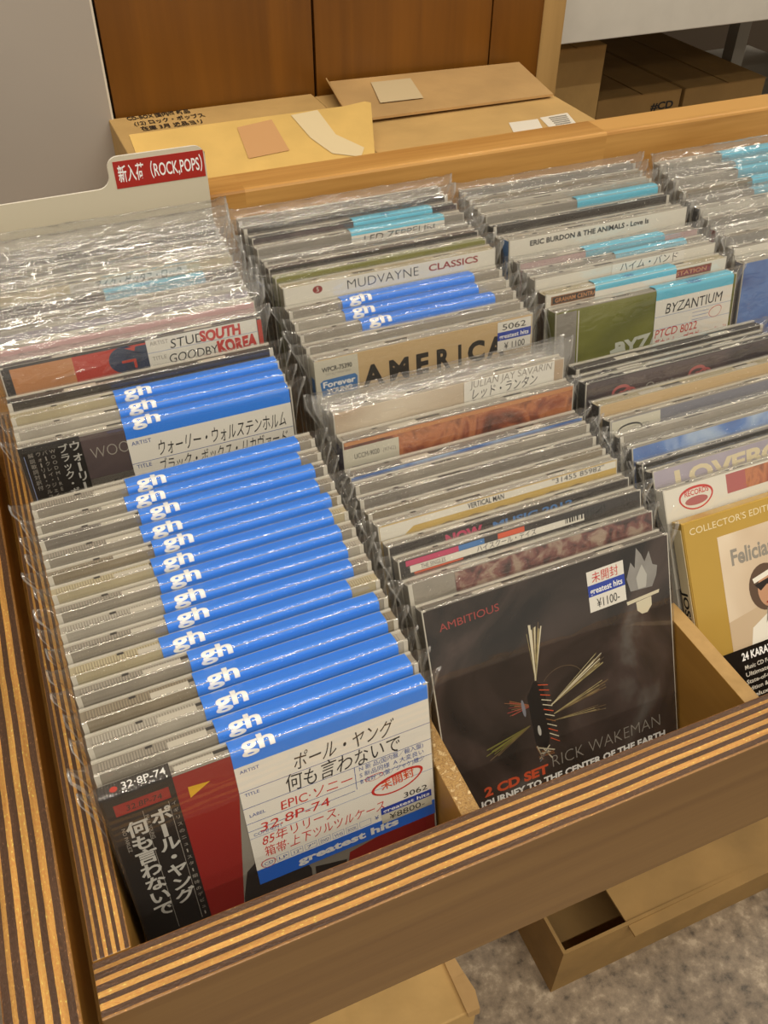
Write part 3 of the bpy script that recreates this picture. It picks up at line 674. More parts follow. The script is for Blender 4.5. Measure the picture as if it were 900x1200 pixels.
# ---------------- second row
def rick(o, T, h):
    def cover(a):
        a.text('AMBITIOUS', 8, h - 14, 4.4, 'dull_red_ink', -0.2, width=34, ang=0.04)
        # feathered fishing-fly motif: hackled hook shank with fine barbs fanning out
        rf = random.Random(21)
        def fan(x, z, a0, a1, l0, l1, n, mats, w0=0.5):
            for q in range(n):
                a_ = a0 + (a1 - a0) * q / max(1, n - 1) + rf.uniform(-0.03, 0.03); ln_ = rf.uniform(l0, l1)
                a.line(x, z, x + ln_ * math.cos(a_), z + ln_ * math.sin(a_), rf.uniform(0.25, w0), rf.choice(mats), -0.2 - 0.002 * q)
        fan(58, h - 60, 1.38, 1.62, 26, 34, 16, ('wing_print', 'bone_print', 'wing_dim'), 0.9)
        fan(66, h - 78, 0.42, 0.62, 30, 40, 16, ('wing_print', 'wing_dim', 'bone_print'), 0.8); fan(67, h - 84, 0.12, 0.28, 26, 38, 12, ('wing_dim', 'rose_print', 'wing_print'), 0.8)
        fan(66, h - 88, -0.16, -0.06, 26, 36, 7, ('wing_dim', 'wing_print')); fan(52, h - 86, 3.35, 3.62, 18, 30, 10, ('wing_dim', 'olive_print'), 0.7)
        fan(54, h - 74, 2.6, 3.3, 9, 18, 12, ('wing_dim', 'dull_red_ink', 'copper_print'))
        a.poly([(52, h - 68), (57, h - 60), (62, h - 64), (65, h - 88), (61, h - 106), (54, h - 98)], 'cover_black', -0.25)
        a.ellipse(49, h - 74, 1.0, 5.5, 'steel_print', -0.28, 0.1); a.ellipse(57, h - 91, 1.0, 3.4, 'silver_ink', -0.28, 0.1)
        for k in range(12): a.line(59 + k * 0.4, h - 63 - k * 3.2, 65 + k * 0.35, h - 65 - k * 3.4, 0.5, rf.choice(('copper_print', 'orange_print', 'bone_print')), -0.28)
        for k in range(14): a.line(58 + rf.uniform(-5, 5), h - 104 + rf.uniform(-4, 4), 60 + rf.uniform(-5, 7), h - 110 + rf.uniform(-2, 4), 0.7, rf.choice(('bone_print', 'steel_print', 'copper_print')), -0.29)
        for k in range(26):
            b_ = k / 25; a.line(74 + 13 * math.cos(2.6 - b_ * 2.6), h - 68 + 11 * math.sin(2.6 - b_ * 2.6), 74 + 13 * math.cos(2.6 - (b_ + 0.05) * 2.6), h - 68 + 11 * math.sin(2.6 - (b_ + 0.05) * 2.6), 0.3, 'wing_dim', -0.2)
        # torch mark
        a.poly([(121, h - 27), (119, h - 19), (122, h - 10), (124.5, h - 14), (126, h - 2.5), (129, h - 7), (131, h - 12), (134, h - 6.5), (136, h - 15), (139, h - 16.5), (138, h - 22), (135, h - 28)], 'torch_print', -0.2)
        a.poly([(126, h - 27), (125, h - 20), (129, h - 13), (132, h - 20), (131, h - 27)], 'silver_ink', -0.23)
        a.poly([(118, h - 32.5), (139.5, h - 31), (139, h - 33), (118.5, h - 34.6)], 'bone_print', -0.2); a.poly([(124, h - 34.5), (134, h - 33.6), (134, h - 39), (131, h - 42.5), (127.5, h - 42.5), (124.5, h - 39.6)], 'bone_print', -0.2)
        a.text('2 CD SET', 20, h - 119.5, 5.6, 'orange_print', -0.2, width=40, bold=0.045); a.text('RICK WAKEMAN', 62, h - 117.5, 8.0, 'grey_ink', -0.2, width=73, bold=-0.02)
        a.text('JOURNEY TO THE CENTER OF THE EARTH', 17, h - 126.0, 4.2, 'gh_white', -0.2, width=121, bold=0.04)
    art(o, h, 'smoke_print', cover)
    greatest_sticker(o, 95, h - 31.5, 23, 24, '未開封', '¥1100-', tilt=0.03, y=-0.35, top_mat='red_ink', topb=0.0)
def americ(o, T, h):
    def cover(a):
        for q, (ch, wd) in enumerate((('A', 13), ('M', 13.5), ('E', 9), ('R', 10), ('I', 2.6), ('C', 12), ('A', 12))): a.text(ch, (30.5, 46.5, 64.5, 78.5, 93.5, 100.5, 115)[q], h - 23.5, 13, 'cover_black', -0.2, width=wd, bold=0.045)
        a.rect(123, h - 22, 124, h - 1, 'cover_grey', -0.2)
    art(o, h, 'cover_tan', cover, 0.6, None, 30, None)
    b = M(); b.box((-0.3, -0.42, 20), (27, -0.25, h - 1.0), 'obi_white'); b.text('WPCR-75390', 4, h - 8.5, 3.0, 'ink', -0.48, width=19, bold=0.02); b.text('DIGITALLY REMASTERED', 6, h - 11, 1.4, 'grey_ink', -0.48, width=16)
    b.poly([(3, h - 24), (2.2, h - 15), (4.4, h - 13.6), (24.5, h - 13.2), (26, h - 15), (25.5, h - 24)], 'blue_print', -0.46); b.text('Forever', 3.6, h - 18.5, 3.8, 'gh_white', -0.5, width=21, bold=0.03); b.text('YOUNG', 6, h - 23.0, 3.4, 'gh_white', -0.5, width=16, bold=0.03)
    b.box((-0.5, -0.42, 20), (-0.3, T, h - 1), 'obi_white'); b.add([(-0.55, 1.5, h - 26), (-0.55, T - 1.5, h - 26), (-0.55, T - 1.5, h - 13), (-0.55, 1.5, h - 13)], [(0, 1, 2, 3)], 'blue_print')
    tag(b.build('paper_band', o), 'cream paper spine band with blue badge')
    greatest_sticker(o, 121.5, h - 21.5, 24, 20, '5062', '¥ 1100', y=-0.5, top_mat='dark_slot')
def uccm(o, T, h):
    def cover(a): a.rect(0.8, h - 3.2, 146, h - 0.9, 'cover_orange', -0.18)
    art(o, h, 'rust_cover', cover, z0=20)
    b = M(); b.box((-0.3, -0.42, 20), (33, -0.25, h - 5), 'obi_white'); b.text('UCCM-9020', 6, h - 12, 3.2, 'ink', -0.48, width=15); b.text('(9742)', 23, h - 12, 2.6, 'grey_ink', -0.48, width=8)
    b.rect(4, h - 24, 20, h - 16.5, 'obi_purple', -0.46); b.text('CAMBO', 5, h - 21.5, 3.4, 'obi_white', -0.5, width=14, bold=0.03)
    b.box((-0.5, -0.42, 20), (-0.3, T, h - 5), 'obi_purple'); tag(b.build('paper_band', o), 'cream paper spine band with small print')
def title(txt, x, mat, hh, wd, z, base='cover_white', bold=0.0, dz=60, extra=None):
    def g(a, h):
        a.text(txt, x, h + z, hh, mat, -0.2, width=wd, bold=bold)
        if extra: extra(a, h)
    return face(base, g, dz)
def mud(a, h):
    a.ellipse(22, h - 4.6, 3.2, 2.4, 'cover_red', -0.2); a.text('5', 21, h - 6.0, 3, 'cover_white', -0.24)
    a.text('MUDVAYNE', 41, h - 8.2, 6.2, 'ink', -0.2, width=50, bold=-0.015); a.text('CLASSICS', 98, h - 7.0, 4.4, 'dull_red_ink', -0.2, width=36, bold=0.02)
def barcode(a, x, z, w_, h_):
    rr = random.Random(3); q = x
    while q < x + w_:
        d = rr.choice((0.4, 0.7, 1.1)); a.rect(q, z, q + d, z + h_, 'ink', -0.26); q += d + rr.choice((0.5, 0.8))
def pixels(a, h):
    rr = random.Random(5)
    a.rect(6, h - 8, 110, h - 4.2, 'cover_white', -0.2); a.text('THE SINGLES', 12, h - 7.4, 2.6, 'ink', -0.24, width=14); a.text('ハイスクール・デイズ', 44, h - 7.6, 3.0, 'ink', -0.24, width=36); barcode(a, 98, h - 6.8, 26, 5)
    x = 4
    while x < 92:
        d = rr.choice((8, 12, 15)); a.rect(x, h - 4.0, x + d, h - 0.9, rr.choice(('orange_print', 'cover_navy', 'pink_ink', 'cover_dark', 'blue_print')), -0.2); x += d
    a.rect(8, h - 9.2, 36, h - 8.2, 'orange_print', -0.22)
def now_face(a, h):
    a.text('NOW', 32, h - 8, 5.6, 'pink_ink', -0.2, width=22, bold=0.05); a.text('MUSIC 2012', 60, h - 7.0, 4.0, 'blue_print', -0.2, width=50, bold=0.03)
def vert(a, h):
    a.rect(0.8, h - 5.0, 146, h - 0.9, 'cover_white', -0.2); a.poly([(0.8, h - 5), (20, h - 5), (14, h - 9), (0.8, h - 9)], 'cover_white', -0.2)
    a.text('VERTICAL MAN', 52, h - 4.4, 3.2, 'ink', -0.24, width=22, bold=0.02); a.text('"31455 85982"', 104, h - 4.2, 3.2, 'ink', -0.24, width=34)
    for k in range(6): a.ellipse(40 + k * 16, h - 10.2, 5, 2.0, 'hair_print', -0.22)
led = white_card(64, 132, [('LED ZEPPELIN', -5.4, 4.6, 'ink', 52, 8), ('DEEP SONG', -11, 2.6, 'blue_ink', 20, 12)], 0.0, 26, price=None)
S2 = [dict(y=83, fn=rick, l=0.42, dx=1.0, tone='grey', T=8.6, label='disc with dark brown fishing fly cover and white price sticker, front of second row'),
      dict(y=97, fn=face('mosaic_cover', None, 60, 26), tone='clear', dH=1, look='disc with reddish brown mosaic cover'),
      dict(y=109, fn=face('cover_dark', pixels), tone='clear', dH=3, look='disc with white barcode strip and coloured squares'),
      dict(y=120, fn=face('cover_dark', now_face), tone='clear', dH=1, dx=-1, look='disc with dark cover lettered in pink and blue'),
      dict(y=131, fn=face('gold_ink', vert), tone='pale', dH=3, dx=-2, look='disc with white title strip above a gold cover'),
      dict(y=142, tone='warm', dx=-3, look='grey clear-edged disc case in thin sleeve'),
      dict(y=151, tone='grey', dx=-4, look='grey clear-edged disc case in thin sleeve'),
      dict(y=160, tone='clear', dx=-3, look='grey clear-edged disc case in thin sleeve'),
      dict(y=168, fn=face('blue_cover', None, 30), tone='grey', dx=-3, dH=-2, look='disc with slate blue cover edge'),
      dict(y=183, fn=uccm, tone='clear', dH=6, dx=-1, look='disc with rust orange cover and cream spine band'),
      dict(y=195.5, fn=both(face('sepia_cover'), white_card(80, 140, [('JULIAN JAY SAVARIN', -5, 4.6, 'grey_ink', 54, 4), ('レッド・ランタン', -12, 5.6, 'ink', 44, 4), ('レッドニック', -19, 4.6, 'ink', 40, 2)], 0, 40, fold=False)), dx=-1, tone='pale', dH=13, crinkle=True, tall=10, look='disc with stacked white handwritten cards'),
      dict(y=205, fn=face('cover_lilac'), tone='pale', dx=0, dH=2, crinkle=True, tall=10, look='pale disc in crinkled sleeve'),
      dict(y=214.5, tone='clear', dx=1, dH=-2, crinkle=True, tall=9, look='clear-edged crinkled disc before the tan cover'),
      dict(y=247, fn=americ, tone='pale', dx=6, dH=1, look='disc with large dark letters on tan'),
      dict(y=258, tone='clear', dx=5, look='clear-edged disc right behind the tan cover'),
      dict(y=268, fn=gh(136), tone='clear', dx=5, look='disc with folded blue price card'),
      dict(y=278, fn=gh(129), tone='pale', dx=5, look='disc with folded blue price card'),
      dict(y=288, fn=gh(131), tone='clear', dx=5, look='disc with folded blue price card'),
      dict(y=300, fn=face('cover_white', mud), tone='cream', dx=6, dH=6, look='disc with white title strip in black and red letters'),
      dict(y=312, fn=face('olive_print'), tone='green', dx=5, dH=4, look='disc with yellow green edge'),
      dict(y=322, fn=face('cover_dark'), tone='brown', dx=4, dH=3, look='disc with dark brown edge'),
      dict(y=332, tone='grey', dx=4, dH=0, crinkle=True, tall=3, look='grey disc in loose sleeve'),
      dict(y=342, fn=both(face('cover_grey'), led), tone='pale', dx=3, dH=2, look='disc with pale blue handwritten card'),
      dict(y=353, fn=both(face('plum_cover'), white_card(70, 128, [], 5, 20, price='700')), tone='dark', dx=3, dH=1, look='dark disc with pale blue card strip'),
      dict(y=364, tone='dark', dx=1, dH=0, crinkle=True, tall=5, look='dark disc in crinkled sleeve'),
      dict(y=375, tone='warm', dx=1, dH=-2, crinkle=True, tall=6, look='grey brown disc by the pine rail')]
row(2, S2, 386)

# ---------------- third row
class Shift:
    def __init__(s, m, dx, dz): s.m, s.dx, s.dz = m, dx, dz
    def poly(s, pts, mat, y): s.m.poly([(x + s.dx, z + s.dz) for x, z in pts], mat, y)
    def rect(s, x0, z0, x1, z1, mat, y): s.m.rect(x0 + s.dx, z0 + s.dz, x1 + s.dx, z1 + s.dz, mat, y)
    def ellipse(s, cx, cz, *k): s.m.ellipse(cx + s.dx, cz + s.dz, *k)
def felic(o, T, h):
    def cover(a):
        a.text("COLLECTOR'S EDITION", 4, h - 8.0, 4.0, 'cover_cream', -0.2, width=66)
        a.rect(22, h - 90, 140, h - 14, 'sepia_cover', -0.2)
        a.text('Feliciano', 29, h - 33, 9.5, 'cover_grey', -0.26, width=38, bold=0.03)
        # strumming man motif: head, hair, dark glasses, pale shirt, guitar
        a.poly([(22, h - 88), (22, h - 66), (46, h - 62), (60, h - 70), (64, h - 88)], 'fawn_print', -0.23)
        a_ = a; a = Shift(a_, -24.0, 0)
        a.poly([(58, h - 92), (62, h - 74), (74, h - 68), (96, h - 66), (112, h - 78), (116, h - 92)], 'cover_white', -0.26)
        a.ellipse(75, h - 52, 12, 14.5, 'hair_print', -0.26, 0.15); a.ellipse(77.5, h - 54, 8.6, 11, 'skin_print', -0.3, 0.1)
        a.poly([(67, h - 49), (84, h - 46), (86, h - 51), (80, h - 53), (76, h - 50.5), (71, h - 53.5)], 'cover_dark', -0.34); a.poly([(66, h - 45), (84, h - 41), (85, h - 44), (67, h - 48)], 'cover_white', -0.33)
        a.poly([(76.5, h - 54), (78.6, h - 54), (79.6, h - 58.5), (76.4, h - 58.5)], 'guitar_print', -0.34); a.rect(74, h - 62, 80, h - 61, 'cover_red', -0.34)
        a.poly([(74, h - 65), (72, h - 74), (75, h - 70), (78, h - 75), (77, h - 66)], 'cover_grey', -0.3)
        a.ellipse(100, h - 90, 34, 13, 'guitar_print', -0.3, 0.35); a.ellipse(100, h - 89, 8, 7, 'cover_dark', -0.33); a.poly([(110, h - 84), (146, h - 62), (146, h - 66), (112, h - 88)], 'hair_print', -0.33)
        a = a_
        a.rect(0.6, 0.6, W - 0.6, h - 84, 'cover_black', -0.38)
        a.text('24 KARAT GOLD CD', 27, h - 91.5, 4.8, 'gh_white', -0.44, width=46, bold=0.03)
        for k, t in enumerate(('Music CD For The Serious Listener', 'Ultimate Audio Quality', 'State-of-the-art Mastering', 'Edition & multi bit transfer', 'Deluxe Packaging', 'Lyrics, liner notes and photos')): a.text(t, 28, h - 97.5 - k * 4.6, 2.7, 'cover_white', -0.44, width=50 - k * 2, bold=0.015)
    art(o, h, 'cover_gold', cover)
    s = M(); s.box((-0.4, 1.5, 4), (-0.1, T - 0.5, h - 4), 'cover_cream')
    vs, fs, Wd = glyphs('JOSE FELICIANO', 0.03); k = 70 / Wd
    s.add([(-0.46, 8.2 - y * 6.5, h - 42 - x * k) for x, y in vs], fs, 'ink'); tag(s.build('spine_label', o), 'pale spine label with black lettering')
def redlogo(a, h):
    a.rect(0.8, h - 13, 44, h - 0.9, 'cover_white', -0.2); a.ring(22, h - 9, 12, 7.0, 1.2, 'red_ink', -0.24); a.text('RECORDS', 14, h - 7.5, 3.2, 'red_ink', -0.24, width=17, bold=0.02); a.ellipse(22, h - 11, 8, 2.6, 'rose_print', -0.23)
    a.rect(44, h - 13, 58, h - 1.5, 'rose_print', -0.2); a.rect(58, h - 13, 146, h - 1.5, 'rust_cover', -0.2)
def love(a, h): a.text('LOVEBOY', 14, h - 14, 10.5, 'cover_cream', -0.2, width=96, bold=0.04, jit=0.03)
def byz(o, T, h):
    def cover(a):
        a.box((0.6, -0.2, 30), (16, -0.1, h - 1.5), 'cover_grey')
        a.poly([(44, h - 36), (56, h - 33), (58, h - 50), (48, h - 52)], 'pale_print', -0.24); a.text('BYZANT', 48, h - 42, 11, 'pale_print', -0.26, width=62, bold=0.04, ang=0.06)
        a.poly([(52, h - 56), (60, h - 52), (59, h - 62), (54, h - 63)], 'rose_print', -0.26); a.rect(17, h - 66, 18, h - 2, 'shell_edge', -0.24)
        for k in range(9): a.ellipse(24 + k * 6.3, h - 60 - (k % 3) * 3, 5, 2.4, 'pale_print', -0.23, 0.3)
    art(o, h, 'olive_cover', cover)
    def cont(c, a, b, H0, hf):
        for s in (-17, -26, -40): rule(c, a, b, s, H0)
        for (t, s, hh, m_, wd, xo) in (('BYZANTIUM', -15.5, 7.4, 'ink', 48, 8), ('PTCD 8022', -32, 6.0, 'red_ink', 36, 1), ('英カルト・プログレ・バンド', -40, 5.8, 'red_ink', 62, 1), ('1972年1st', -47.5, 5.8, 'red_ink', 34, 1), ('紙ジャケ帯', -55, 5.6, 'red_ink', 40, 10)): c.text(t, a + xo, H0 + s, hh, m_, PEN, width=wd, shear=0.1, jit=0.04)
        for k in range(3): c.line(a + 32, H0 - 19.5 - 2.6 * k, a + 46, H0 - 19.5 - 2.6 * k, 0.4, 'faint_blue', -0.63)
        c.ring(a + 52, H0 - 22, 5.5, 4, 0.35, 'red_ink', -0.66, 0.3)
    c, f0, arc = folded_card(o, T, h, 79, 144, 70, 5.0, 'cyan_paper', cont)
    c.rect(79, h - 2.4 - 5.0, 144, h - 2.4, 'cyan_paper', -0.6)
    f2, _ = fold_fn(T, h, 0.25); c.text('1000', 104, 2.0, 3.6, 'blue_ink', 0, width=12, fn=lambda X, Z: f2(X, Z), jit=0.03, cuts=[0, 1, 2, 3, 4, 5, 6]); pc = c.build('price_card', o)
    greatest_sticker(pc, 118, h - 49, 22, 12, '4062', '¥ 980', y=-0.8)
def graham(a, h):
    a.rect(4, h - 8, 44, h - 2, 'copper_print', -0.2); a.rect(5.2, h - 7.2, 42.8, h - 2.8, 'cover_dark', -0.22); a.text('GRAHAM CENTRAL', 7, h - 6.4, 3.0, 'cover_orange', -0.26, width=34, bold=0.02)
    a.rect(100, h - 8, 134, h - 2, 'copper_print', -0.2); a.rect(101.2, h - 7.2, 133, h - 2.8, 'cover_red', -0.22); a.text('STATION', 104, h - 6.4, 3.0, 'cover_orange', -0.26, width=26, bold=0.02); barcode(a, 44, h - 12, 50, 4)
def burd(a, h): a.text('ERIC BURDON & THE ANIMALS - Love Is', 16, h - 6.2, 3.6, 'ink', -0.2, width=98, bold=0.03)
def emblem(a, h):
    for x in (26, 84): a.ring(x, h - 12, 7, 6, 1.6, 'rose_print', -0.22); a.ring(x + 6, h - 13, 5, 4, 1.2, 'rose_print', -0.23); a.ellipse(x, h - 12, 2, 1.6, 'rose_print', -0.22)
    a.text('Ornate', 44, h - 14, 5, 'grey_ink', -0.22, width=26)
def tanface(a, h):
    a.rect(0.8, h - 13, 36, h - 0.9, 'obi_white', -0.2); a.ring(14, h - 9, 9, 5, 0.9, 'ink', -0.24); a.text('CD', 22, h - 9, 3, 'ink', -0.24)
S3 = [dict(y=92, fn=felic, l=0.58, roll=0.0, yaw=0.0, dx=0.5, T=9.5, box=('cover_gold',), sleeve=False, label='gold boxed disc with guitar player picture above black small print, third row'),
      dict(y=110, fn=face('cover_white', redlogo), spine='cover_white', dH=4, dx=0, tone='pale', look='disc with red round logo on white'),
      dict(y=122, fn=face('cover_lilac', love), spine='shell_dark', dH=5, dx=1, tone='pale', look='disc with large cream letters on lilac'),
      dict(y=133.5, fn=face('cover_black', lambda a, h: a.text('NELSON', 96, h - 8, 5, 'gh_white', -0.2, width=40, bold=0.05)), spine='shell_dark', dx=0.5, tone='grey', look='black disc with white block letters'),
      dict(y=144, fn=face('blue_cover'), spine='shell_dark', dx=0, tone='clear', dH=1, crinkle=True, tall=3, look='disc with blue streaked edge'),
      dict(y=154, spine='shell_dark', dx=-2, tone='clear', dH=0, crinkle=True, tall=3, look='clear-edged disc in loose sleeve'),
      dict(y=164, fn=face('steel_print', tanface), spine='cover_black', dx=-3, tone='clear', dH=2, look='disc with cream band on grey green'),
      dict(y=175, fn=face('cover_tan'), spine='shell_dark', dx=-4, tone='cream', dH=3, look='disc with plain tan cover'),
      dict(y=190, fn=face('plum_cover', emblem), spine='cover_black', dx=-5, tone='dark', dH=5, look='disc with plum cover and red emblems'),
      dict(y=200, spine='cover_black', dx=-4, tone='dark', dH=-1, look='black-edged disc case'),
      dict(y=209.5, spine='cover_black', dx=0, tone='dark', dH=-3, look='black-edged disc before the olive cover'),
      dict(y=253, fn=byz, l=0.2, dx=9, tone='clear', spine='olive_print', dH=0, look='disc with olive cover and white card'),
      dict(y=265, fn=both(face('cover_white', graham), white_card(38, 104, [], 2, 12, price='1000')), dx=8, tone='cream', spine='hair_print', dH=3, look='disc with orange framed title, pale blue card strip'),
      dict(y=278, fn=both(face('cover_white'), white_card(60, 120, [('ハイム・バンド', -6, 5, 'ink', 48, 6)], 0, 20, fold=False)), dx=7, tone='pale', dH=4, crinkle=True, tall=4, look='crinkled disc with white handwritten card'),
      dict(y=289, fn=white_card(70, 130, [], 3, 16, price=None), dx=7, tone='clear', dH=1, crinkle=True, tall=5, look='crinkled disc with pale blue card strip'),
      dict(y=298, fn=both(face('cover_pink'), white_card(52, 118, [], 4, 16, price=None)), dx=6, tone='clear', dH=1, crinkle=True, tall=3, look='pinkish disc with pale blue card strip'),
      dict(y=312, fn=face('cover_white', burd), dx=5, tone='pale', spine='blue_print', dH=7, look='disc with small black capitals on white'),
      dict(y=323, fn=face('plum_cover'), dx=4, tone='pale', dH=1, look='disc with plum and white edge'),
      dict(y=333, tone='dark', dx=4, dH=2, spine='cover_black', look='black-edged disc case'),
      dict(y=343, fn=both(face('cover_grey'), white_card(74, 144, [], 5, 18, price=None)), dx=3, tone='pale', dH=3, look='disc with pale blue card strip near the pine rail'),
      dict(y=354, tone='pale', dx=2, dH=1, crinkle=True, tall=4, look='pale disc in crinkled sleeve'),
      dict(y=365, tone='warm', dx=1, dH=0, crinkle=True, tall=5, look='grey brown disc in crinkled sleeve'),
      dict(y=375, tone='grey', dx=1, dH=-1, crinkle=True, tall=5, look='grey disc by the pine rail')]
row(3, S3, 386)

# ---------------- right row
def bluefront(o, T, h):
    art(o, h, 'blue_cover'); s = M(); s.box((-0.4, 0.6, 2), (-0.1, T - 0.5, h - 2), 'steel_print'); s.build('spine_label', o)
S4 = [dict(y=262, fn=bluefront, dx=4, tone='pale', spine='steel_print', dH=-2, crinkle=True, tall=4, look='disc with blue cover and grey blue spine')]
yy = 274
cy = {3: 0, 5: 1, 7: 1, 8: 1, 9: 1}
for i in range(1, 11):
    S4.append(dict(y=yy, dx=4 - i * 0.3, tone=['pale', 'clear', 'warm', 'pale', 'clear'][i % 5], spine='cover_black' if i in (5, 6) else ('cover_red' if i == 3 else None), dH=(i % 3) - 1, crinkle=True, tall=5 + (i % 3) * 2,
                   fn=white_card(58 + 6 * (i % 2), 140, [], 4, 16, price=None) if i >= 6 else (face('cover_white') if i % 2 else face('cover_grey')),
                   look='crinkled disc with pale blue card strip' if i >= 6 else 'pale crinkled disc without card'))
    yy += 10.4
row(4, S4, 390)

# bottom boards that carry the discs, one per compartment
for c in (1, 2, 3, 4):
    pts = sorted(BOTTOM[c]); xa = [0.2, 162.2, 326.2, 492.2][c - 1]; xb = [152.3, 316.3, 482.3, 645.8][c - 1]
    for_y = lambda y: min([z for y_, z in pts if y_ >= y - 30] or [pts[-1][1]]) - 1.2
    line = [(y, for_y(y)) for y in (0.5, 30, 60, 100, 150, 200, 250, 300, 350, 404)]
    b = M(); n = len(line)
    vs = [(xa, y, z) for y, z in line] + [(xb, y, z) for y, z in line] + [(xa, y, z - 6) for y, z in line] + [(xb, y, z - 6) for y, z in line]
    fs = []
    for i in range(n - 1):
        fs += [(i, n + i, n + i + 1, i + 1), (2 * n + i, 2 * n + i + 1, 3 * n + i + 1, 3 * n + i), (i, i + 1, 2 * n + i + 1, 2 * n + i), (n + i, 3 * n + i, 3 * n + i + 1, n + i + 1)]
    fs += [(0, 2 * n, 3 * n, n), (n - 1, 2 * n - 1, 4 * n - 1, 3 * n - 1)]
    b.add(vs, fs, 'veneer_inside'); b.build('bottom_board', bn)

# ------------------------------------------------------------------ divider card with genre tab
dvd = empty('divider_card', (3, 386, 8)); tag(dvd, 'white plastic divider card with red genre tab behind the left row', 'divider card')
dvd.rotation_euler = (-0.03, 0, 0)
P('divider_plastic', 'CFC6B0', 0.35); P('divider_edge', 'F2EDE0', 0.3); P('label_red', 'A8281E', 0.4)
pr = [(0, 0), (151, 0), (151, 160)]
for i in range(7): a = i / 6 * math.pi / 2; pr.append((144 + 7 * math.cos(a), 158 + 6.5 * math.sin(a)))
for i in range(7): a = math.pi / 2 + i / 6 * math.pi / 2; pr.append((97 + 7 * math.cos(a), 158 + 6.5 * math.sin(a)))
for i in range(7): a = -i / 6 * math.pi / 2; pr.append((82 + 8 * math.cos(a), 153.5 + 7.5 * math.sin(a)))
pr += [(0, 145.5)]
d = M(); k = len(pr)
d.add([(x, 0, z) for x, z in pr] + [(x, 1.6, z) for x, z in pr], [tuple(range(k)), tuple(range(2 * k - 1, k - 1, -1))] + [(i, k + i, k + (i + 1) % k, (i + 1) % k) for i in range(k)], ['divider_plastic', 'divider_plastic'] + ['divider_edge'] * k)
d.build('plastic_sheet', dvd)
d = M(); d.box((93.5, -0.25, 145), (150, 0, 161.5), 'label_red'); d.text('新入荷（ROCK,POPS）', 95.5, 149.6, 8.0, 'gh_white', -0.32, width=53, bold=0.012); d.build('genre_label', dvd)

# ------------------------------------------------------------------ cartons behind the bin
def carton(name, x0, x1, y0, y1, z0, z1, mat, label, parts=None):
    o = empty(name, ((x0 + x1) / 2, (y0 + y1) / 2, z0)); tag(o, label, 'cardboard box')
    cx, cy_ = (x0 + x1) / 2, (y0 + y1) / 2
    b_ = M(); b_.box((x0 - cx, y0 - cy_, 0), (x1 - cx, y1 - cy_, z1 - z0), mat); b_.build('carton_body', o, 1.0)
    return o, cx, cy_, z0
P('tape', 'D9C7A0', 0.2, coat=0.3); P('tape_brown', 'C89A6A', 0.25, coat=0.2); P('sticker_white', 'E6E0D2', 0.5)
SHELF_Z = -150
t = M(); t.box((-60, 436, SHELF_Z - 25), (553, 608, SHELF_Z), 'veneer_inside'); tag(t.build('shelf_board'), 'wooden shelf carrying the two cartons behind the bin', 'shelf')
o, cx, cy_, z0 = carton('cardboard_carton', 124, 300, 440, 606, SHELF_Z, 125, 'cardboard', 'left carton behind the pine rail, with lit-yellow front flap and handwritten black notes')
fl = M(); fl.panel([(124 - cx, 441 - cy_, 127 - z0), (292 - cx, 441 - cy_, 127 - z0), (313 - cx, 500 - cy_, 147 - z0), (309 - cx, 503 - cy_, 147.5 - z0), (290 - cx, 500 - cy_, 147 - z0), (124 - cx, 500 - cy_, 147 - z0)], 1.6, 'cardboard_lit_yellow')  # brighter, yellower cardboard puts the ceiling light into the flap's colour
lflap = tag(fl.build('carton_flap', o), 'raised front flap coloured lit yellow')
o2, cx2, cy2, zz2 = carton('cardboard_carton', 302, 500, 440, 604, SHELF_Z, 123, 'cardboard', 'right carton behind the pine rail, brown with two white stickers on its lid')
fl = M(); fl.panel([(304 - cx2, 521 - cy2, 128 - zz2), (494 - cx2, 521 - cy2, 127 - zz2), (505 - cx2, 602 - cy2, 131 - zz2), (316 - cx2, 603 - cy2, 134 - zz2)], 2.0, 'cardboard_pale')
fl.panel([(316 - cx2, 604 - cy2, 134 - zz2), (314 - cx2, 604 - cy2, 137 - zz2), (303 - cx2, 519 - cy2, 131 - zz2), (304 - cx2, 520 - cy2, 127 - zz2)], 1.0, 'cardboard_pale'); rflap = tag(fl.build('carton_flap', o2), 'rear lid flap lifted slightly')
s = M(); s.add([(x - cx2, y - cy2, 123.3 - zz2) for x, y in ((420, 458), (447, 458), (455, 480), (428, 481))], [(0, 1, 2, 3)], 'sticker_white'); s.build('white_sticker', o2)
s = M(); s.add([(x - cx2, y - cy2, 123.3 - zz2) for x, y in ((453, 457), (479, 458), (486, 484), (458, 482))], [(0, 1, 2, 3)], 'sticker_white')
for k in range(5): s.add([(x - cx2, y - cy2, 123.6 - zz2) for x, y in ((461 + k * 0.8, 461 + k * 4), (476 + k * 1.4, 461.5 + k * 4), (476.6 + k * 1.4, 463.5 + k * 4), (461.6 + k * 0.8, 463 + k * 4))], [(0, 1, 2, 3)], 'grey_ink')
s.build('address_sticker', o2)
s = M(); s.add([(x - cx2, y - cy2, z - zz2) for x, y, z in ((340, 545, 130.5), (380, 545, 129.9), (388, 590, 132.6), (350, 590, 133.2))], [(0, 1, 2, 3)], 'tape'); s.build('tape_strip', rflap)
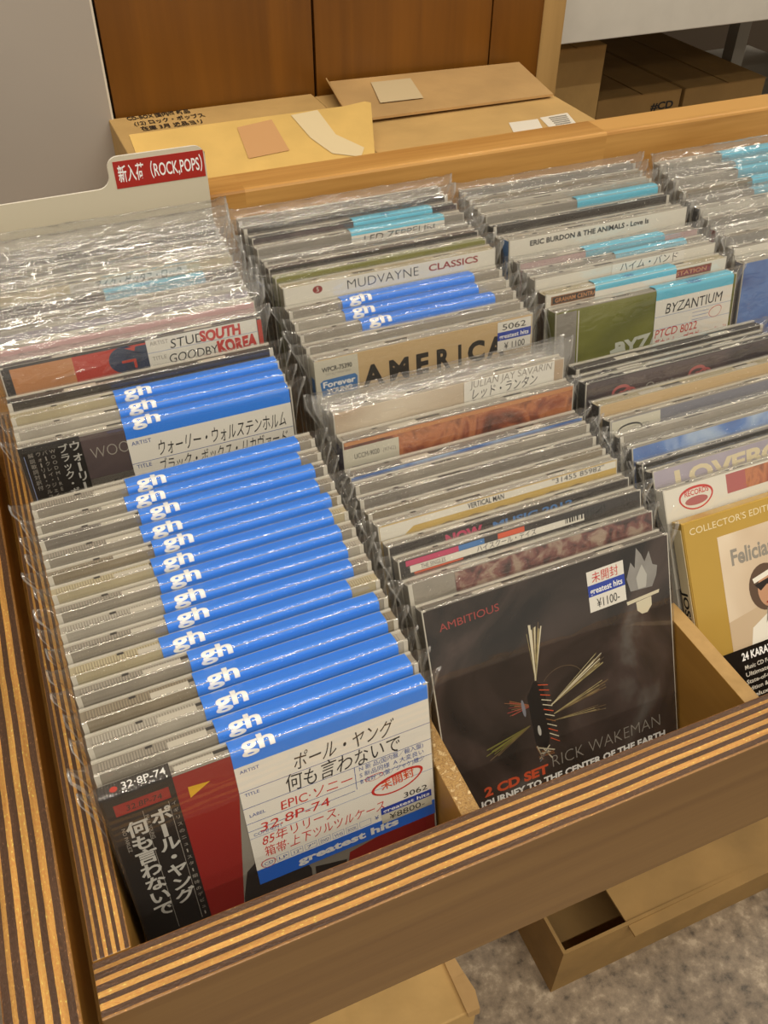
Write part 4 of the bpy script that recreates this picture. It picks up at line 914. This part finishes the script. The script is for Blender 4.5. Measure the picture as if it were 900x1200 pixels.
# writing and tape on the left carton (lid at 119) and its flap
def flat(X, Z): return (X, Z, 125.5 - z0)
n_ = M()
for k, (t, ww) in enumerate((('CD-BOX 国内盤 新品', 52), ('(12) ロック・ポップス', 58), ('在庫 3月 返品ヨリ', 50))): n_.text(t, 138 + k * 3 - cx, 596 - k * 14 - cy_, 8, 'ink', 0, width=ww, bold=0.02, jit=0.03, fn=flat)
n_.build('handwriting', o)
def on_flap(x, v): # v from the front hinge (0) to the raised edge (1)
    return (x - cx, 441 + v * 59 - cy_, 127.6 + v * 20 - z0)
n_ = M(); n_.add([on_flap(200, .30), on_flap(232, .34), on_flap(230, .92), on_flap(202, .86)], [(0, 1, 2, 3)], 'tape_brown'); n_.build('tape_patch', lflap)
n_ = M(); n_.add([on_flap(262, .18), on_flap(282, .05), on_flap(288, .2), on_flap(272, .5), on_flap(268, .98), on_flap(246, .95), on_flap(252, .5)], [tuple(range(7))], 'tape'); n_.build('torn_tape', lflap)

# ------------------------------------------------------------------ stock shelf on the right behind the panelling
P('metal_grey', '9A968E', 0.4, metal=0.3)
sh = empty('stock_shelf', (800, 850, FLOOR)); tag(sh, 'white edged stock shelf in the shade behind the wooden panelling', 'shelf')
q = lambda x, y, z: (x - 800, y - 850, z - FLOOR)
t = M(); t.box(q(575, 650, 127), q(1300, 1150, 170), 'white_board'); t.build('shelf_panel', sh, 1.0)
t = M(); t.box(q(575, 650, -90), q(1300, 1150, -62), 'white_board'); t.build('shelf_panel', sh, 1.0)
for px_ in (560.5, 1301):
    t = M(); t.box(q(px_, 660, FLOOR), q(px_ + 14, 1100, 900), 'metal_grey'); t.build('upright', sh)
t = M(); t.box(q(1000, 860, -62), q(1020, 880, 126.8), 'metal_grey'); t.build('support_post', sh)
def stock(name, x0, x1, y0, y1, z1, label, mark=None, mat='cardboard_dark'):
    o_ = empty(name, ((x0 + x1) / 2, (y0 + y1) / 2, -61)); tag(o_, label, 'cardboard box'); a, c_ = (x0 + x1) / 2, (y0 + y1) / 2
    b_ = M(); b_.box((x0 - a, y0 - c_, 0), (x1 - a, y1 - c_, z1 + 61), mat); b_.build('carton_body', o_, 1.0)
    l_ = M(); l_.panel([(x0 - a + 1, y0 - c_ - 1, z1 + 61.6), (-1, y0 - c_ - 1, z1 + 62.2), (-1, y1 - c_, z1 + 62.2), (x0 - a + 1, y1 - c_, z1 + 61.6)], 0.6, mat); l_.panel([(1, y0 - c_ - 2, z1 + 62.4), (x1 - a - 1, y0 - c_ - 1, z1 + 61.8), (x1 - a - 1, y1 - c_, z1 + 61.8), (1, y1 - c_, z1 + 62.4)], 0.6, mat); l_.build('lid_flaps', o_)
    if mark:
        m_ = M(); m_.text(mark, (x1 - x0) / 2 - 44, 58, 9, 'ink', y0 - c_ - 0.4, width=34, bold=0.03); m_.build('marking', o_)
    return o_
stock('stock_carton', 640, 727, 775, 900, 83, 'tall narrow carton standing right beside the wooden panelling', None, 'cardboard')
stock('stock_carton', 731, 857, 780, 1130, 18, 'low carton with black marking, nearer the panelling of the two low cartons on the shelf', '#CD')
stock('stock_carton', 861, 990, 778, 1130, 18, 'low carton at the right end of the shelf beside the grey post')
# the step of cardboard below the tall narrow carton
# ------------------------------------------------------------------ cartons on the floor under the bin
P('carton_inside', '8A7044', 0.8)
lo = empty('floor_carton', (136, 190, FLOOR)); tag(lo, 'tall carton under the bin at the lower left with a frayed corner edge', 'cardboard box')
c_ = M(); c_.box((-190, -156, 0), (76, 200, -402 - FLOOR), 'cardboard'); c_.build('carton_body', lo, 1.5)
c_ = M(); c_.panel([(-190, -100, -399 - FLOOR), (70, -100, -399 - FLOOR), (70, 200, -399 - FLOOR), (-190, 200, -399 - FLOOR)], 2.0, 'cardboard_pale'); c_.build('lid_flap', lo)
c_ = M(); rr = random.Random(11)
pts = [(78 + rr.uniform(-2.5, 3), -158 + i * 14 + rr.uniform(-3, 3)) for i in range(15)]
for (xa, ya), (xb, yb) in zip(pts[:-1], pts[1:]): c_.hexa([(68, ya, -408 - FLOOR), (xa, ya, -410 - FLOOR), (xb, yb, -409 - FLOOR), (68, yb, -408 - FLOOR), (66, ya, -397 - FLOOR), (xa - 1, ya, -396 - FLOOR + rr.uniform(-3, 2)), (xb - 1, yb, -396 - FLOOR), (66, yb, -397 - FLOOR)], 'cardboard_pale')
tag(c_.build('frayed_edge', lo), 'frayed torn corrugated edge')
hi = empty('floor_carton', (600, 270, FLOOR)); tag(hi, 'open carton on the terrazzo floor under the bin at the lower right', 'cardboard box')
A = lambda x, y, z: (x - 600, y - 270, z)
c_ = M()  # body and flap in darker cardboard, standing in for shade under the bin
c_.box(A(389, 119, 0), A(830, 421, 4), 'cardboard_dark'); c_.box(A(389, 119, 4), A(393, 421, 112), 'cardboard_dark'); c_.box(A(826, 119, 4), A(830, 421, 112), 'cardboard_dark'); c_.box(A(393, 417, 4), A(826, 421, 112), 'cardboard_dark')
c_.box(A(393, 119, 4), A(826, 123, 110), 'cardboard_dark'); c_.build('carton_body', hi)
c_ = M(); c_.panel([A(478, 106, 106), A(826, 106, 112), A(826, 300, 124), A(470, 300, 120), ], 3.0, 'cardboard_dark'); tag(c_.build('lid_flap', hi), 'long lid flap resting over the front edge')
